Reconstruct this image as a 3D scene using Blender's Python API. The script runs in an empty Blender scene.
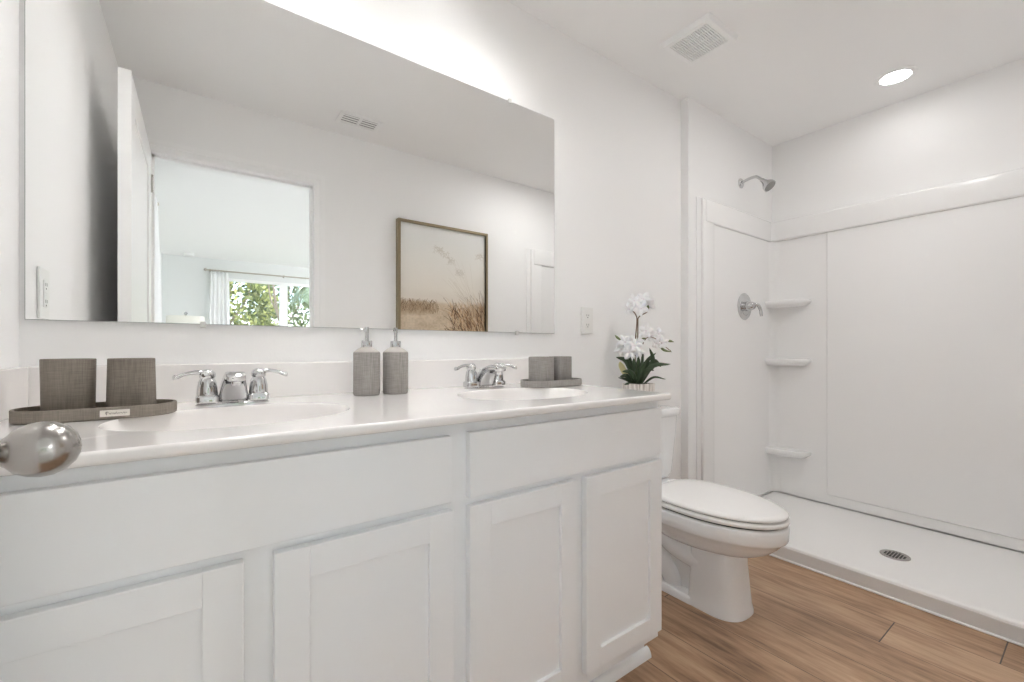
import bpy, bmesh, math, random
import numpy as np
from mathutils import Vector, Matrix

S = bpy.context.scene
COL = S.collection
random.seed(7)
R = math.radians

# ------------------------------------------------------------------ camera
CAMY, CAMH, FPX, YAW, HY = -1.3964, 1.0005, 433.55, 54.1625, 348.66
cd = bpy.data.cameras.new('camera')
cam = bpy.data.objects.new('camera', cd)
COL.objects.link(cam)
cam.location = (0, CAMY, CAMH)
cam.rotation_euler = (R(90), 0, R(YAW - 90))
cd.sensor_width = 36
cd.lens = 36 * FPX / 1024
cd.shift_y = (HY - 341) / 1024
cd.clip_start = .02
S.camera = cam

# ------------------------------------------------------------------ world, sun, exposure
w = bpy.data.worlds.new('sky'); S.world = w; w.use_nodes = True
nt = w.node_tree
bg = nt.nodes['Background']
sky = nt.nodes.new('ShaderNodeTexSky')
sky.sky_type = 'NISHITA'; sky.sun_disc = False
sky.sun_elevation = R(48); sky.sun_rotation = R(20); sky.air_density = 1.0; sky.dust_density = 1.5
nt.links.new(sky.outputs[0], bg.inputs[0])
bg.inputs[1].default_value = .165
sd = bpy.data.lights.new('sun', 'SUN'); sd.energy = 1.6; sd.angle = R(1.5); sd.color = (1, .95, .86)
sun = bpy.data.objects.new('sun', sd); COL.objects.link(sun)
sun.rotation_euler = (R(42), R(8), R(0))      # shines from the house side onto the trees
sun.location = (0, 5, 12)

S.view_settings.view_transform = 'Standard'
S.view_settings.look = 'None'
S.view_settings.gamma = 1
S.view_settings.use_curve_mapping = False
S.view_settings.exposure = 2.42
S.cycles.use_denoising = True
S.cycles.max_bounces = 16
S.cycles.diffuse_bounces = 10
S.cycles.glossy_bounces = 8
S.cycles.transmission_bounces = 6
S.cycles.sample_clamp_indirect = 6
S.cycles.sample_clamp_direct = 0
S.cycles.blur_glossy = .5

FL = .010          # floor level
WY = -1.507        # wall opposite the mirror
CZ = 2.371         # ceiling
LX = -.318         # left wall
SX = 3.15          # wall behind the shower
JX, JY = 2.16, -.045   # furred wall of the shower alcove
BY = -6.65         # far bedroom wall
BXL, BXR = -.43, 3.6

# ------------------------------------------------------------------ materials
def mat(name, col, rough=.5, metal=0, **kw):
    m = bpy.data.materials.new(name); m.use_nodes = True
    b = m.node_tree.nodes['Principled BSDF']
    b.inputs['Base Color'].default_value = (*col, 1)
    b.inputs['Roughness'].default_value = rough
    b.inputs['Metallic'].default_value = metal
    for k, v in kw.items():
        b.inputs[k.replace('_', ' ')].default_value = v
    return m

def bump(m, scale, strength, dist=.001, detail=3, coord='Object', stretch=(1, 1, 1)):
    n = m.node_tree.nodes; l = m.node_tree.links
    tc = n.new('ShaderNodeTexCoord'); mp = n.new('ShaderNodeMapping'); mp.inputs['Scale'].default_value = stretch
    nz = n.new('ShaderNodeTexNoise'); nz.inputs['Scale'].default_value = scale; nz.inputs['Detail'].default_value = detail
    bp = n.new('ShaderNodeBump'); bp.inputs['Strength'].default_value = strength; bp.inputs['Distance'].default_value = dist
    l.new(tc.outputs[coord], mp.inputs[0]); l.new(mp.outputs[0], nz.inputs[0]); l.new(nz.outputs[0], bp.inputs['Height'])
    l.new(bp.outputs[0], n['Principled BSDF'].inputs['Normal'])
    return m

def emis(name, col, st):
    m = mat(name, (.9, .9, .9), .5)
    b = m.node_tree.nodes['Principled BSDF']
    b.inputs['Emission Color'].default_value = (*col, 1); b.inputs['Emission Strength'].default_value = st
    return m

WALLC = (.905, .903, .899)
M = {}
M['wall'] = bump(mat('wall_paint', WALLC, .55), 160, .25, .0008)
M['ceiling'] = bump(mat('ceiling_paint', (.915, .913, .909), .8), 120, .3, .001)
M['bedwall'] = mat('bedroom_wall_paint', (.80, .815, .81), .7)
M['trim'] = mat('trim_paint', (.92, .92, .917), .3)
M['cabinet'] = mat('cabinet_paint', (.935, .948, .957), .33)
M['marble'] = mat('cultured_marble', (.91, .888, .872), .12, Coat_Weight=.4, Coat_Roughness=.03)
M['acrylic'] = mat('white_acrylic', (.90, .897, .893), .2)
M['panacrylic'] = bump(mat('pan_acrylic', (.90, .895, .885), .28), 300, .15, .0006)
M['china'] = mat('vitreous_china', (.92, .93, .94), .06, Coat_Weight=.5)
M['seat'] = mat('seat_plastic', (.90, .892, .88), .18)
M['chrome'] = mat('chrome', (.62, .62, .625), .07, 1)
M['nickel'] = mat('satin_nickel', (.44, .42, .40), .22, 1)
M['mirror'] = mat('mirror_glass', (.93, .935, .93), .0, 1)
M['mirror_edge'] = mat('mirror_edge', (.45, .47, .46), .3, .5)
M['soft_grey'] = mat('pale_grey_duct', (.62, .62, .61), .6)
M['kerb'] = bump(mat('shaded_kerb_face', (.74, .735, .73), .35), 30, .5, .001, stretch=(1, .02, 8))  # shade on the kerb front put into a greyer colour than the pan
M['clip'] = mat('clear_plastic_clip', (.75, .74, .72), .2)
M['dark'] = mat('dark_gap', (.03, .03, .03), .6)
M['grille'] = mat('grille_paint', (.92, .92, .915), .5)
M['grey'] = mat('grey_slot', (.30, .30, .29), .6)
M['bronze'] = mat('bronze_frame', (.30, .24, .15), .35, .6)
M['leaf'] = mat('orchid_leaf', (.035, .065, .028), .4)
M['stem'] = mat('orchid_stem', (.20, .13, .08), .5)
M['bud'] = mat('orchid_bud', (.16, .20, .08), .5)
M['petal'] = mat('orchid_petal', (.95, .94, .95), .5, Subsurface_Weight=.15)
M['petal_heart'] = mat('orchid_heart', (.82, .74, .78), .5)
M['moss'] = bump(mat('moss', (.06, .06, .05), .9), 300, 1, .004)
M['yellow'] = mat('yellow_leaf', (.62, .58, .32), .5)
M['curtain'] = mat('curtain_cloth', (.93, .93, .94), .9)
M['curtain'].node_tree.nodes['Principled BSDF'].inputs['Transmission Weight'].default_value = 0
M['lampshade'] = mat('lamp_shade_linen', (.88, .86, .80), .8)
M['wood_stand'] = mat('pale_wood', (.50, .40, .30), .5)
M['ceramic'] = mat('lamp_ceramic', (.62, .64, .62), .2)
M['rod'] = mat('brushed_rod', (.50, .46, .40), .35, .9)
M['outlet'] = mat('outlet_plastic', (.84, .84, .82), .3)
M['carpet'] = bump(mat('carpet', (.58, .57, .55), .95), 400, .6, .003)
M['grass'] = bump(mat('lawn', (.10, .17, .04), .9), 60, .8, .03)
M['bark'] = bump(mat('bark', (.34, .28, .21), .9), 25, .8, .02)
M['exterior'] = mat('stucco', (.7, .68, .64), .9)
M['bulb'] = emis('vanity_bulb', (1, .99, .98), .45)
M['led'] = emis('led_lens', (1, .985, .975), 4.5)
M['led_vanity_fill'] = emis('vanity_fill_lens', (1, .99, .98), 22)
M['led_shower_fill'] = emis('shower_fill_lens', (1, .99, .98), 34)
M['bed_fill'] = emis('bedroom_fill_dome', (.96, .975, 1), 21)
M['label_ink'] = mat('label_ink', (.18, .15, .13), .6)
M['label'] = mat('label_card', (.80, .76, .70), .5)

def fabric(name, c1, c2, sc=520):
    m = mat(name, c1, .7); n = m.node_tree.nodes; l = m.node_tree.links
    tc = n.new('ShaderNodeTexCoord')
    a = n.new('ShaderNodeTexNoise'); b = n.new('ShaderNodeTexNoise')
    for nz, st in ((a, (1, 1, .05)), (b, (.06, .06, 1.2))):
        mp = n.new('ShaderNodeMapping'); mp.inputs['Scale'].default_value = st
        l.new(tc.outputs['Object'], mp.inputs[0]); l.new(mp.outputs[0], nz.inputs[0])
        nz.inputs['Scale'].default_value = sc; nz.inputs['Detail'].default_value = 2
    ad = n.new('ShaderNodeMath'); ad.operation = 'ADD'; l.new(a.outputs[0], ad.inputs[0]); l.new(b.outputs[0], ad.inputs[1])
    hf = n.new('ShaderNodeMath'); hf.operation = 'MULTIPLY'; hf.inputs[1].default_value = .5; l.new(ad.outputs[0], hf.inputs[0])
    cr = n.new('ShaderNodeValToRGB'); cr.color_ramp.elements[0].position = .32; cr.color_ramp.elements[1].position = .68
    cr.color_ramp.elements[0].color = (*c1, 1); cr.color_ramp.elements[1].color = (*c2, 1)
    l.new(hf.outputs[0], cr.inputs[0]); l.new(cr.outputs[0], n['Principled BSDF'].inputs['Base Color'])
    bp = n.new('ShaderNodeBump'); bp.inputs['Strength'].default_value = .3; bp.inputs['Distance'].default_value = .0004
    l.new(hf.outputs[0], bp.inputs['Height']); l.new(bp.outputs[0], n['Principled BSDF'].inputs['Normal'])
    return m
M['weave_brown'] = fabric('woven_taupe_resin', (.175, .148, .122), (.29, .254, .215))
M['weave_grey'] = fabric('woven_grey_resin', (.24, .224, .208), (.40, .378, .355))
M['grey_plain'] = mat('plain_grey_resin', (.45, .42, .39), .5)

def striped_pot():
    m = mat('striped_pot', (.7, .66, .62), .35, .2); n = m.node_tree.nodes; l = m.node_tree.links
    tc = n.new('ShaderNodeTexCoord'); mp = n.new('ShaderNodeMapping'); mp.inputs['Scale'].default_value = (1, 1, .05)
    nz = n.new('ShaderNodeTexNoise'); nz.inputs['Scale'].default_value = 130
    cr = n.new('ShaderNodeValToRGB'); cr.color_ramp.elements[0].position = .35; cr.color_ramp.elements[1].position = .6
    cr.color_ramp.elements[0].color = (.46, .40, .36, 1); cr.color_ramp.elements[1].color = (.86, .82, .78, 1)
    l.new(tc.outputs['Object'], mp.inputs[0]); l.new(mp.outputs[0], nz.inputs[0]); l.new(nz.outputs[0], cr.inputs[0])
    l.new(cr.outputs[0], n['Principled BSDF'].inputs['Base Color'])
    return m
M['pot'] = striped_pot()

def plank_floor():
    m = mat('wood_plank_floor', (.3, .2, .13), .36); n = m.node_tree.nodes; l = m.node_tree.links
    def math_(op, a, b=None, c=None):
        x = n.new('ShaderNodeMath'); x.operation = op
        for i, v in enumerate((a, b, c)):
            if v is None: continue
            if isinstance(v, (int, float)): x.inputs[i].default_value = v
            else: l.new(v, x.inputs[i])
        return x.outputs[0]
    g = n.new('ShaderNodeNewGeometry'); sp = n.new('ShaderNodeSeparateXYZ'); l.new(g.outputs['Position'], sp.inputs[0])
    px = math_('MULTIPLY', math_('SUBTRACT', sp.outputs[0], 2.218 - 20 * .1775), 1 / .1775)
    row = math_('FLOOR', px); fx = math_('FRACT', px)
    # joint offset of each row
    off = math_('FRACT', math_('MULTIPLY', math_('SINE', math_('MULTIPLY', row, 12.9898)), 43758.5453))
    # fixed offsets for the rows whose joints are seen
    for r_, o_ in ((19, 1.19), (18, .935), (17, 1.55), (16, .35), (15, 1.0)):
        sel = math_('COMPARE', row, float(r_), .1)
        inv = math_('SUBTRACT', 1.0, sel)
        off = math_('ADD', math_('MULTIPLY', off, inv), math_('MULTIPLY', sel, (o_ / 1.22) % 1))
    py = math_('ADD', math_('MULTIPLY', sp.outputs[1], 1 / 1.22), off)
    cell = math_('FLOOR', py); fy = math_('FRACT', py)
    ex = math_('MULTIPLY', math_('MINIMUM', fx, math_('SUBTRACT', 1.0, fx)), .1775)
    ey = math_('MULTIPLY', math_('MINIMUM', fy, math_('SUBTRACT', 1.0, fy)), 1.22)
    gap = math_('LESS_THAN', math_('MINIMUM', ex, math_('MULTIPLY', ey, .6)), .0011)
    cb = n.new('ShaderNodeCombineXYZ'); l.new(row, cb.inputs[0]); l.new(cell, cb.inputs[1])
    wn = n.new('ShaderNodeTexWhiteNoise'); wn.noise_dimensions = '3D'; l.new(cb.outputs[0], wn.inputs['Vector'])
    # grain coordinates
    c2 = n.new('ShaderNodeCombineXYZ')
    l.new(math_('MULTIPLY', sp.outputs[0], 1.0), c2.inputs[0]); l.new(math_('MULTIPLY', sp.outputs[1], .09), c2.inputs[1])
    l.new(math_('MULTIPLY', wn.outputs[0], 7.0), c2.inputs[2])
    g1 = n.new('ShaderNodeTexNoise'); g1.inputs['Scale'].default_value = 46; g1.inputs['Detail'].default_value = 6; g1.inputs['Roughness'].default_value = .65
    l.new(c2.outputs[0], g1.inputs[0])
    c3 = n.new('ShaderNodeCombineXYZ')
    l.new(sp.outputs[0], c3.inputs[0]); l.new(math_('MULTIPLY', sp.outputs[1], .33), c3.inputs[1]); l.new(math_('MULTIPLY', wn.outputs[0], 9.0), c3.inputs[2])
    g2 = n.new('ShaderNodeTexNoise'); g2.inputs['Scale'].default_value = 9; g2.inputs['Detail'].default_value = 4; g2.inputs['Distortion'].default_value = .8
    l.new(c3.outputs[0], g2.inputs[0])
    v = math_('ADD', math_('MULTIPLY', g1.outputs[0], .62), math_('MULTIPLY', g2.outputs[0], .46))
    v = math_('ADD', v, math_('MULTIPLY', math_('SUBTRACT', wn.outputs[0], .5), .10))
    cr = n.new('ShaderNodeValToRGB'); e = cr.color_ramp.elements
    e[0].position = .36; e[0].color = (.165, .092, .052, 1); e[1].position = .70; e[1].color = (.56, .380, .245, 1)
    x = e.new(.50); x.color = (.375, .232, .139, 1); x = e.new(.58); x.color = (.46, .297, .183, 1)
    l.new(v, cr.inputs[0])
    mx = n.new('ShaderNodeMix'); mx.data_type = 'RGBA'
    l.new(gap, mx.inputs[0]); l.new(cr.outputs[0], mx.inputs[6]); mx.inputs[7].default_value = (.06, .04, .03, 1)
    l.new(mx.outputs[2], n['Principled BSDF'].inputs['Base Color'])
    bp = n.new('ShaderNodeBump'); bp.inputs['Strength'].default_value = .35; bp.inputs['Distance'].default_value = .0006
    l.new(g1.outputs[0], bp.inputs['Height']); l.new(bp.outputs[0], n['Principled BSDF'].inputs['Normal'])
    return m
M['floor'] = plank_floor()

def leafy(name, dark, light):
    m = mat(name, dark, .5); n = m.node_tree.nodes; l = m.node_tree.links
    g = n.new('ShaderNodeNewGeometry')
    cr = n.new('ShaderNodeValToRGB'); cr.color_ramp.elements[0].color = (*dark, 1); cr.color_ramp.elements[1].color = (*light, 1)
    l.new(g.outputs['Random Per Island'], cr.inputs[0]); l.new(cr.outputs[0], n['Principled BSDF'].inputs['Base Color'])
    return m
M['tree_a'] = leafy('shrub_leaves', (.07, .11, .03), (.50, .52, .16))
M['tree_b'] = leafy('tree_leaves', (.05, .09, .04), (.34, .40, .14))
M['palm'] = leafy('palm_leaves', (.12, .18, .08), (.45, .52, .30))

# ------------------------------------------------------------------ mesh helpers
class MB:
    def __init__(s): s.bm = bmesh.new()
    def box(s, x0, x1, y0, y1, z0, z1, bev=0, seg=2):
        r = bmesh.ops.create_cube(s.bm, size=1)
        vs = r['verts']
        for v in vs:
            v.co = Vector((x0 + (v.co.x + .5) * (x1 - x0), y0 + (v.co.y + .5) * (y1 - y0), z0 + (v.co.z + .5) * (z1 - z0)))
        if bev:
            es = list({e for v in vs for e in v.link_edges})
            bmesh.ops.bevel(s.bm, geom=es, offset=bev, segments=seg, affect='EDGES', profile=.5)
        return s
    def loft(s, rings, caps=True, close=True):
        prev = None; n = len(rings[0]); L = []
        for rg in rings: L.append([s.bm.verts.new(p) for p in rg])
        for a, b in zip(L, L[1:]):
            for i in range(n if close else n - 1):
                j = (i + 1) % n
                try: s.bm.faces.new((a[i], a[j], b[j], b[i]))
                except ValueError: pass
        if caps:
            s.bm.faces.new(L[0][::-1]); s.bm.faces.new(L[-1])
        return s
    def lathe(s, prof, c=(0, 0, 0), axis='Z', seg=40, caps=True):
        rings = []
        for r, h in prof:
            rg = []
            for i in range(seg):
                a = 2 * math.pi * i / seg; x, y = r * math.cos(a), r * math.sin(a)
                if axis == 'Z': p = (x, y, h)
                elif axis == 'X': p = (h, x, y)
                else: p = (y, h, x)
                rg.append((p[0] + c[0], p[1] + c[1], p[2] + c[2]))
            rings.append(rg)
        return s.loft(rings, caps)
    def tube(s, pts, rad, seg=12, squash=1):
        pts = [Vector(p) for p in pts]
        if not hasattr(rad, '__len__'): rad = [rad] * len(pts)
        rings = []; up = None
        for i, p in enumerate(pts):
            t = (pts[min(i + 1, len(pts) - 1)] - pts[max(i - 1, 0)]).normalized()
            if up is None:
                up = Vector((0, 0, 1)) if abs(t.z) < .9 else Vector((1, 0, 0))
            u = t.cross(up).normalized(); v = u.cross(t).normalized(); up = v
            rings.append([p + u * math.cos(2 * math.pi * k / seg) * rad[i] + v * math.sin(2 * math.pi * k / seg) * rad[i] * squash for k in range(seg)])
        return s.loft(rings)
    def prism(s, poly, axis, a, b, bev=0):
        """poly in the two other axes, extruded along axis from a to b"""
        def P(p, h):
            if axis == 'X': return (h, p[0], p[1])
            if axis == 'Y': return (p[0], h, p[1])
            return (p[0], p[1], h)
        return s.loft([[P(p, a) for p in poly], [P(p, b) for p in poly]])
    def face(s, pts):
        s.bm.faces.new([s.bm.verts.new(p) for p in pts]); return s

def spl(pts, n=8):
    """Catmull-Rom"""
    P = [Vector(p) for p in pts]; P = [P[0] * 2 - P[1]] + P + [P[-1] * 2 - P[-2]]; out = []
    for i in range(1, len(P) - 2):
        a, b, c, d = P[i - 1:i + 3]
        for k in range(n):
            t = k / n
            out.append(.5 * ((2 * b) + (c - a) * t + (2 * a - 5 * b + 4 * c - d) * t * t + (-a + 3 * b - 3 * c + d) * t ** 3))
    out.append(P[-2]); return out

def root_loc(p):
    while p.parent: p = p.parent
    return Vector(p.location)

def build(mb, name, m, parent=None, smooth=None, bev=0, kind=None, origin=None):
    """mesh in world coordinates -> one object; parent things are unrotated Empties"""
    bm = mb.bm
    bmesh.ops.remove_doubles(bm, verts=bm.verts, dist=1e-6)
    bmesh.ops.recalc_face_normals(bm, faces=bm.faces)
    off = root_loc(parent) if parent else Vector(origin or (0, 0, 0))
    if off.length: bmesh.ops.translate(bm, verts=bm.verts, vec=-off)
    me = bpy.data.meshes.new(name); bm.to_mesh(me); bm.free()
    me.materials.append(M[m] if isinstance(m, str) else m)
    o = bpy.data.objects.new(name, me); COL.objects.link(o)
    if parent: o.parent = parent
    else: o.location = off
    if bev:
        b = o.modifiers.new('bevel', 'BEVEL'); b.width = bev; b.segments = 3; b.limit_method = 'ANGLE'; b.angle_limit = R(40)
        b.harden_normals = True
        me.shade_smooth()
    if smooth is not None:
        me.shade_smooth()
        if not bev: me.set_sharp_from_angle(angle=R(smooth))
    if kind: o['kind'] = kind
    return o

def tag(o, label, cat, group=None, kind=None):
    o['label'] = label; o['category'] = cat
    if group: o['group'] = group
    if kind: o['kind'] = kind
    return o

def thing(name, label, cat, loc, group=None):
    o = bpy.data.objects.new(name, None); COL.objects.link(o)
    o.location = loc; o.empty_display_size = .05
    return tag(o, label, cat, group)

def copy_tree(o, parent=None):
    c = o.copy(); COL.objects.link(c)
    if parent: c.parent = parent
    for ch in list(o.children): copy_tree(ch, c)
    return c

def struct(mb, name, m, parent=None, **k):
    return build(mb, name, m, parent, kind=None if parent else 'structure', **k)

def oval(cx, cy, rx, ry, z, n=64, p=2.0, rot=0):
    out = []
    for i in range(n):
        a = 2 * math.pi * i / n; c, s_ = math.cos(a), math.sin(a)
        x = rx * math.copysign(abs(c) ** (2 / p), c); y = ry * math.copysign(abs(s_) ** (2 / p), s_)
        out.append((cx + x * math.cos(rot) - y * math.sin(rot), cy + x * math.sin(rot) + y * math.cos(rot), z))
    return out

# ------------------------------------------------------------------ room shell
mb = MB().box(LX - .1, SX + .1, WY, .1, FL - .05, FL); struct(mb, 'floor', 'floor')
mb = MB().box(LX - .1, SX + .1, WY - .06, .1, CZ, CZ + .08); struct(mb, 'ceiling', 'ceiling')
mb = MB().box(LX - .1, SX + .1, 0, .1, FL - .05, CZ); struct(mb, 'wall_back', 'wall')
mb = MB().box(JX, SX, JY, .002, FL - .05, CZ); struct(mb, 'wall_alcove', 'wall')
mb = MB().box(LX - .1, LX, WY, 0, FL - .05, CZ); struct(mb, 'wall_left', 'wall')
mb = MB().box(SX, SX + .1, WY - .1, .1, FL - .05, CZ); struct(mb, 'wall_shower', 'wall')
OX0, OX1, OZ = -.200, .576, 2.014
TH = .115
# the wall with the doorway: bathroom skin and bedroom skin in one mesh
mb = MB()
mb.box(BXL, OX0 - .015, WY - TH, WY, FL - .05, CZ)
mb.box(OX1 + .015, SX + .1, WY - TH, WY, FL - .05, CZ)
mb.box(OX0 - .015, OX1 + .015, WY - TH, WY, OZ + .015, CZ)
struct(mb, 'wall_doorway', 'wall')

# door 1: jambs, casing, leaf, knob
d1 = bpy.data.objects.new('door_1', None); COL.objects.link(d1); d1.location = (OX0, WY, FL); d1['kind'] = 'structure'
mb = MB()
mb.box(OX0 - .015, OX0, WY - TH - .003, WY + .003, FL, OZ)
mb.box(OX1, OX1 + .015, WY - TH - .003, WY + .003, FL, OZ)
mb.box(OX0 - .015, OX1 + .015, WY - TH - .003, WY + .003, OZ, OZ + .015)
mb.box(OX0, OX0 + .012, WY - .075, WY - .04, FL, OZ); mb.box(OX1 - .012, OX1, WY - .075, WY - .04, FL, OZ)
mb.box(OX0, OX1, WY - .075, WY - .04, OZ - .012, OZ)
build(mb, 'door_jamb', 'trim', d1)
def casing(y, sgn, name, xl=None):
    mb = MB(); cw = .062
    # profile steps: thick outer band, thinner inner band
    for (a, b, t) in ((.004, .032, .010), (.032, cw, .016)):
        y0, y1 = sorted((y, y + sgn * t))
        if xl is None: mb.box(OX0 - b, OX0 - a, y0, y1, FL, OZ + .004)
        mb.box(OX1 + a, OX1 + b, y0, y1, FL, OZ + .004)
        mb.box(OX0 - b, OX1 + b, y0, y1, OZ + a, OZ + b)
        if a > .01:
            mb.box(OX0 - b, OX0 - a, y0, y1, OZ + .004, OZ + a); mb.box(OX1 + a, OX1 + b, y0, y1, OZ + .004, OZ + a)
    return build(mb, name, 'trim', d1)
casing(WY, 1, 'door_casing')
casing(WY - TH, -1, 'door_casing')
DF, DY0, DY1 = -.198, WY + .018, -.697
DT = .037
mb = MB()
# leaf: stiles, rails and recessed panels on both faces
zt, zb = 2.008, FL + .012
W_ = DY1 - DY0; st = .115
mb.box(DF - DT + .006, DF - .006, DY0 + .001, DY1 - .001, zb + .001, zt - .001)
for xf, s_ in ((DF, -1), (DF - DT, 1)):
    x0, x1 = sorted((xf, xf + s_ * DT * .5))
    for a, b, c, d in ((DY0, DY0 + st, zb, zt), (DY1 - st, DY1, zb, zt), (DY0 + st, DY1 - st, zb, zb + .2), (DY0 + st, DY1 - st, .93, 1.08), (DY0 + st, DY1 - st, zt - .12, zt)):
        mb.box(x0, x1, a, b, c, d)
build(mb, 'door_leaf', 'trim', d1)
ky, kz = -.762, .899
mb = MB().lathe([(.0, DF), (.031, DF), (.032, DF + .004), (.026, DF + .012), (.014, DF + .016), (.0125, DF + .030), (.012, DF + .040), (.0155, DF + .045), (.022, DF + .051), (.0262, DF + .060), (.0278, DF + .069), (.0268, DF + .078), (.0225, DF + .087), (.015, DF + .094), (.007, DF + .0975), (0.0005, DF + .0985)], (0, ky, kz), 'X', 48)
build(mb, 'door_knob', 'nickel', d1, smooth=50)
xb = DF - DT
mb = MB().lathe([(.0, xb), (.031, xb), (.032, xb - .004), (.026, xb - .010), (.013, xb - .014), (.012, xb - .03), (.022, xb - .038), (.0275, xb - .05), (.0225, xb - .064), (.008, xb - .07), (.0005, xb - .0705)], (0, ky, kz), 'X', 32)
build(mb, 'door_knob', 'nickel', d1, smooth=50)
mb = MB()
for z in (.25, 1.0, 1.8): mb.lathe([(0.0, z), (.006, z), (.006, z + .09), (.0, z + .09)], (DF + .003, DY0 - .003, 0), 'Z', 10, caps=False)
build(mb, 'hinge', 'nickel', d1, smooth=40)

# baseboards
def baseb(name, x0, x1, y0, y1):
    mb = MB().box(x0, x1, y0, y1, FL, FL + .083, .003); struct(mb, name, 'trim')
baseb('baseboard_mirror', 1.20, JX, -.013, -.0005)
baseb('baseboard_doorway', OX1 + .064, 2.20, WY + .0005, WY + .013)
baseb('baseboard_left', LX + .0005, LX + .013, WY + .001, -.60)

# ------------------------------------------------------------------ bedroom
mb = MB().box(BXL - .1, BXR + .1, BY, WY, FL - .052, FL - .002); struct(mb, 'floor_bedroom', 'carpet')
mb = MB().box(BXL - .1, BXR + .1, BY - .1, WY - .06, CZ, CZ + .08); struct(mb, 'ceiling_bedroom', 'ceiling')
# bedroom paint on the far side of the doorway wall
mb = MB(); y0 = WY - TH - .006
mb.box(BXL, OX0 - .062, y0, WY - TH, FL, CZ); mb.box(OX1 + .062, BXR, y0, WY - TH, FL, CZ); mb.box(OX0 - .062, OX1 + .062, y0, WY - TH, OZ + .062, CZ)
struct(mb, 'wall_bedroom_inner', 'bedwall')
WX0, WX1, WZ0, WZ1 = .18, 2.10, .85, 2.10
mb = MB()
mb.box(BXL - .1, WX0, BY - .12, BY, FL - .05, CZ); mb.box(WX1, BXR + .1, BY - .12, BY, FL - .05, CZ)
mb.box(WX0, WX1, BY - .12, BY, FL - .05, WZ0); mb.box(WX0, WX1, BY - .12, BY, WZ1, CZ)
struct(mb, 'wall_far', 'bedwall')
LY0, LY1, LZ0, LZ1 = -3.0, -2.2, .75, 2.10
mb = MB()
mb.box(BXL - .1, BXL, BY, LY0, FL - .05, CZ); mb.box(BXL - .1, BXL, LY1, WY, FL - .05, CZ)
mb.box(BXL - .1, BXL, LY0, LY1, FL - .05, LZ0); mb.box(BXL - .1, BXL, LY0, LY1, LZ1, CZ)
struct(mb, 'wall_bedroom_left', 'bedwall')
mb = MB().box(BXR, BXR + .1, BY, WY, FL - .05, CZ); struct(mb, 'wall_bedroom_right', 'bedwall')

def window(name, a0, a1, z0, z1, pos, axis, mull=None):
    r = bpy.data.objects.new(name, None); COL.objects.link(r); r['kind'] = 'structure'
    r.location = ((a0 + a1) / 2, pos, z0) if axis == 'Y' else (pos, (a0 + a1) / 2, z0)
    def bx(mb, a, b, d0, d1, c, d, bev=0):
        if axis == 'Y': mb.box(a, b, pos + d0, pos + d1, c, d, bev)
        else: mb.box(pos + d0, pos + d1, a, b, c, d, bev)
    mb = MB(); f = .045
    bx(mb, a0, a0 + f, -.09, -.03, z0, z1); bx(mb, a1 - f, a1, -.09, -.03, z0, z1)
    bx(mb, a0 + f, a1 - f, -.09, -.03, z0, z0 + f); bx(mb, a0 + f, a1 - f, -.09, -.03, z1 - f, z1)
    if mull: bx(mb, mull[0], mull[1], -.09, -.02, z0 + f, z1 - f)
    build(mb, 'window_frame', 'trim', r)
    mb = MB(); bx(mb, a0 - .03, a1 + .03, -.03, .035, z0 - .025, z0); build(mb, 'window_sill', 'trim', r)
    mb = MB(); bx(mb, a0 + f, a1 - f, -.063, -.058, z0 + f, z1 - f); build(mb, 'window_pane', GL, r)
    return r
GL = bpy.data.materials.new('window_glass'); GL.use_nodes = True
n_ = GL.node_tree.nodes; l_ = GL.node_tree.links
n_.remove(n_['Principled BSDF'])
tr = n_.new('ShaderNodeBsdfTransparent'); gl = n_.new('ShaderNodeBsdfGlossy'); gl.inputs['Roughness'].default_value = .02
mx = n_.new('ShaderNodeMixShader'); mx.inputs[0].default_value = .05
l_.new(tr.outputs[0], mx.inputs[1]); l_.new(gl.outputs[0], mx.inputs[2]); l_.new(mx.outputs[0], n_['Material Output'].inputs[0])
window('window_1', WX0, WX1, WZ0, WZ1, BY, 'Y', (1.085, 1.20))
window('window_2', LY0, LY1, LZ0, LZ1, BXL, 'X')

def curtain(path, z0, z1, folds, amp, name, label, gather=.8, loc=(0, 0, 0)):
    """path: (x,y) start, end; vertical folds, slightly flared towards the floor"""
    (xa, ya), (xb_, yb) = path
    d = Vector((xb_ - xa, yb - ya)); L = d.length; d /= L; nn = Vector((-d.y, d.x))
    mb = MB(); rings = []; N = folds * 10
    K = 14
    for k in range(K + 1):
        t = k / K; z = z1 + (z0 - z1) * t
        row = []
        for i in range(N + 1):
            s_ = i / N
            am = amp * (.55 + .45 * min(1, t * 3)) * (1 + .25 * math.sin(7 * s_ + 2))
            o = am * math.sin(2 * math.pi * folds * s_ + .5 * math.sin(5 * s_ + t))
            q = (s_ - .5) * (gather + (1 - gather) * t ** .5) + .5
            p = Vector((xa, ya)) + d * L * q + nn * (o + (.012 * math.sin(3 * t)))
            row.append((p.x, p.y, z))
        rings.append(row)
    mb.loft(rings, caps=False, close=False)
    o = build(mb, name, 'curtain', None, smooth=80, origin=((xa + xb_) / 2, (ya + yb) / 2, z0))
    sm = o.modifiers.new('thickness', 'SOLIDIFY'); sm.thickness = .002
    return tag(o, label, 'curtain')
curtain(((.115, BY + .085), (.40, BY + .085)), FL + .02, 2.165, 5, .024, 'curtain', 'white curtain gathered at the left end of the far bedroom window')
c_ = curtain(((-.285, -2.12), (-.285, -3.12)), FL + .02, 2.165, 12, .026, 'curtain', 'white curtain seen edge on just beyond the bathroom doorway', gather=.97)
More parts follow.
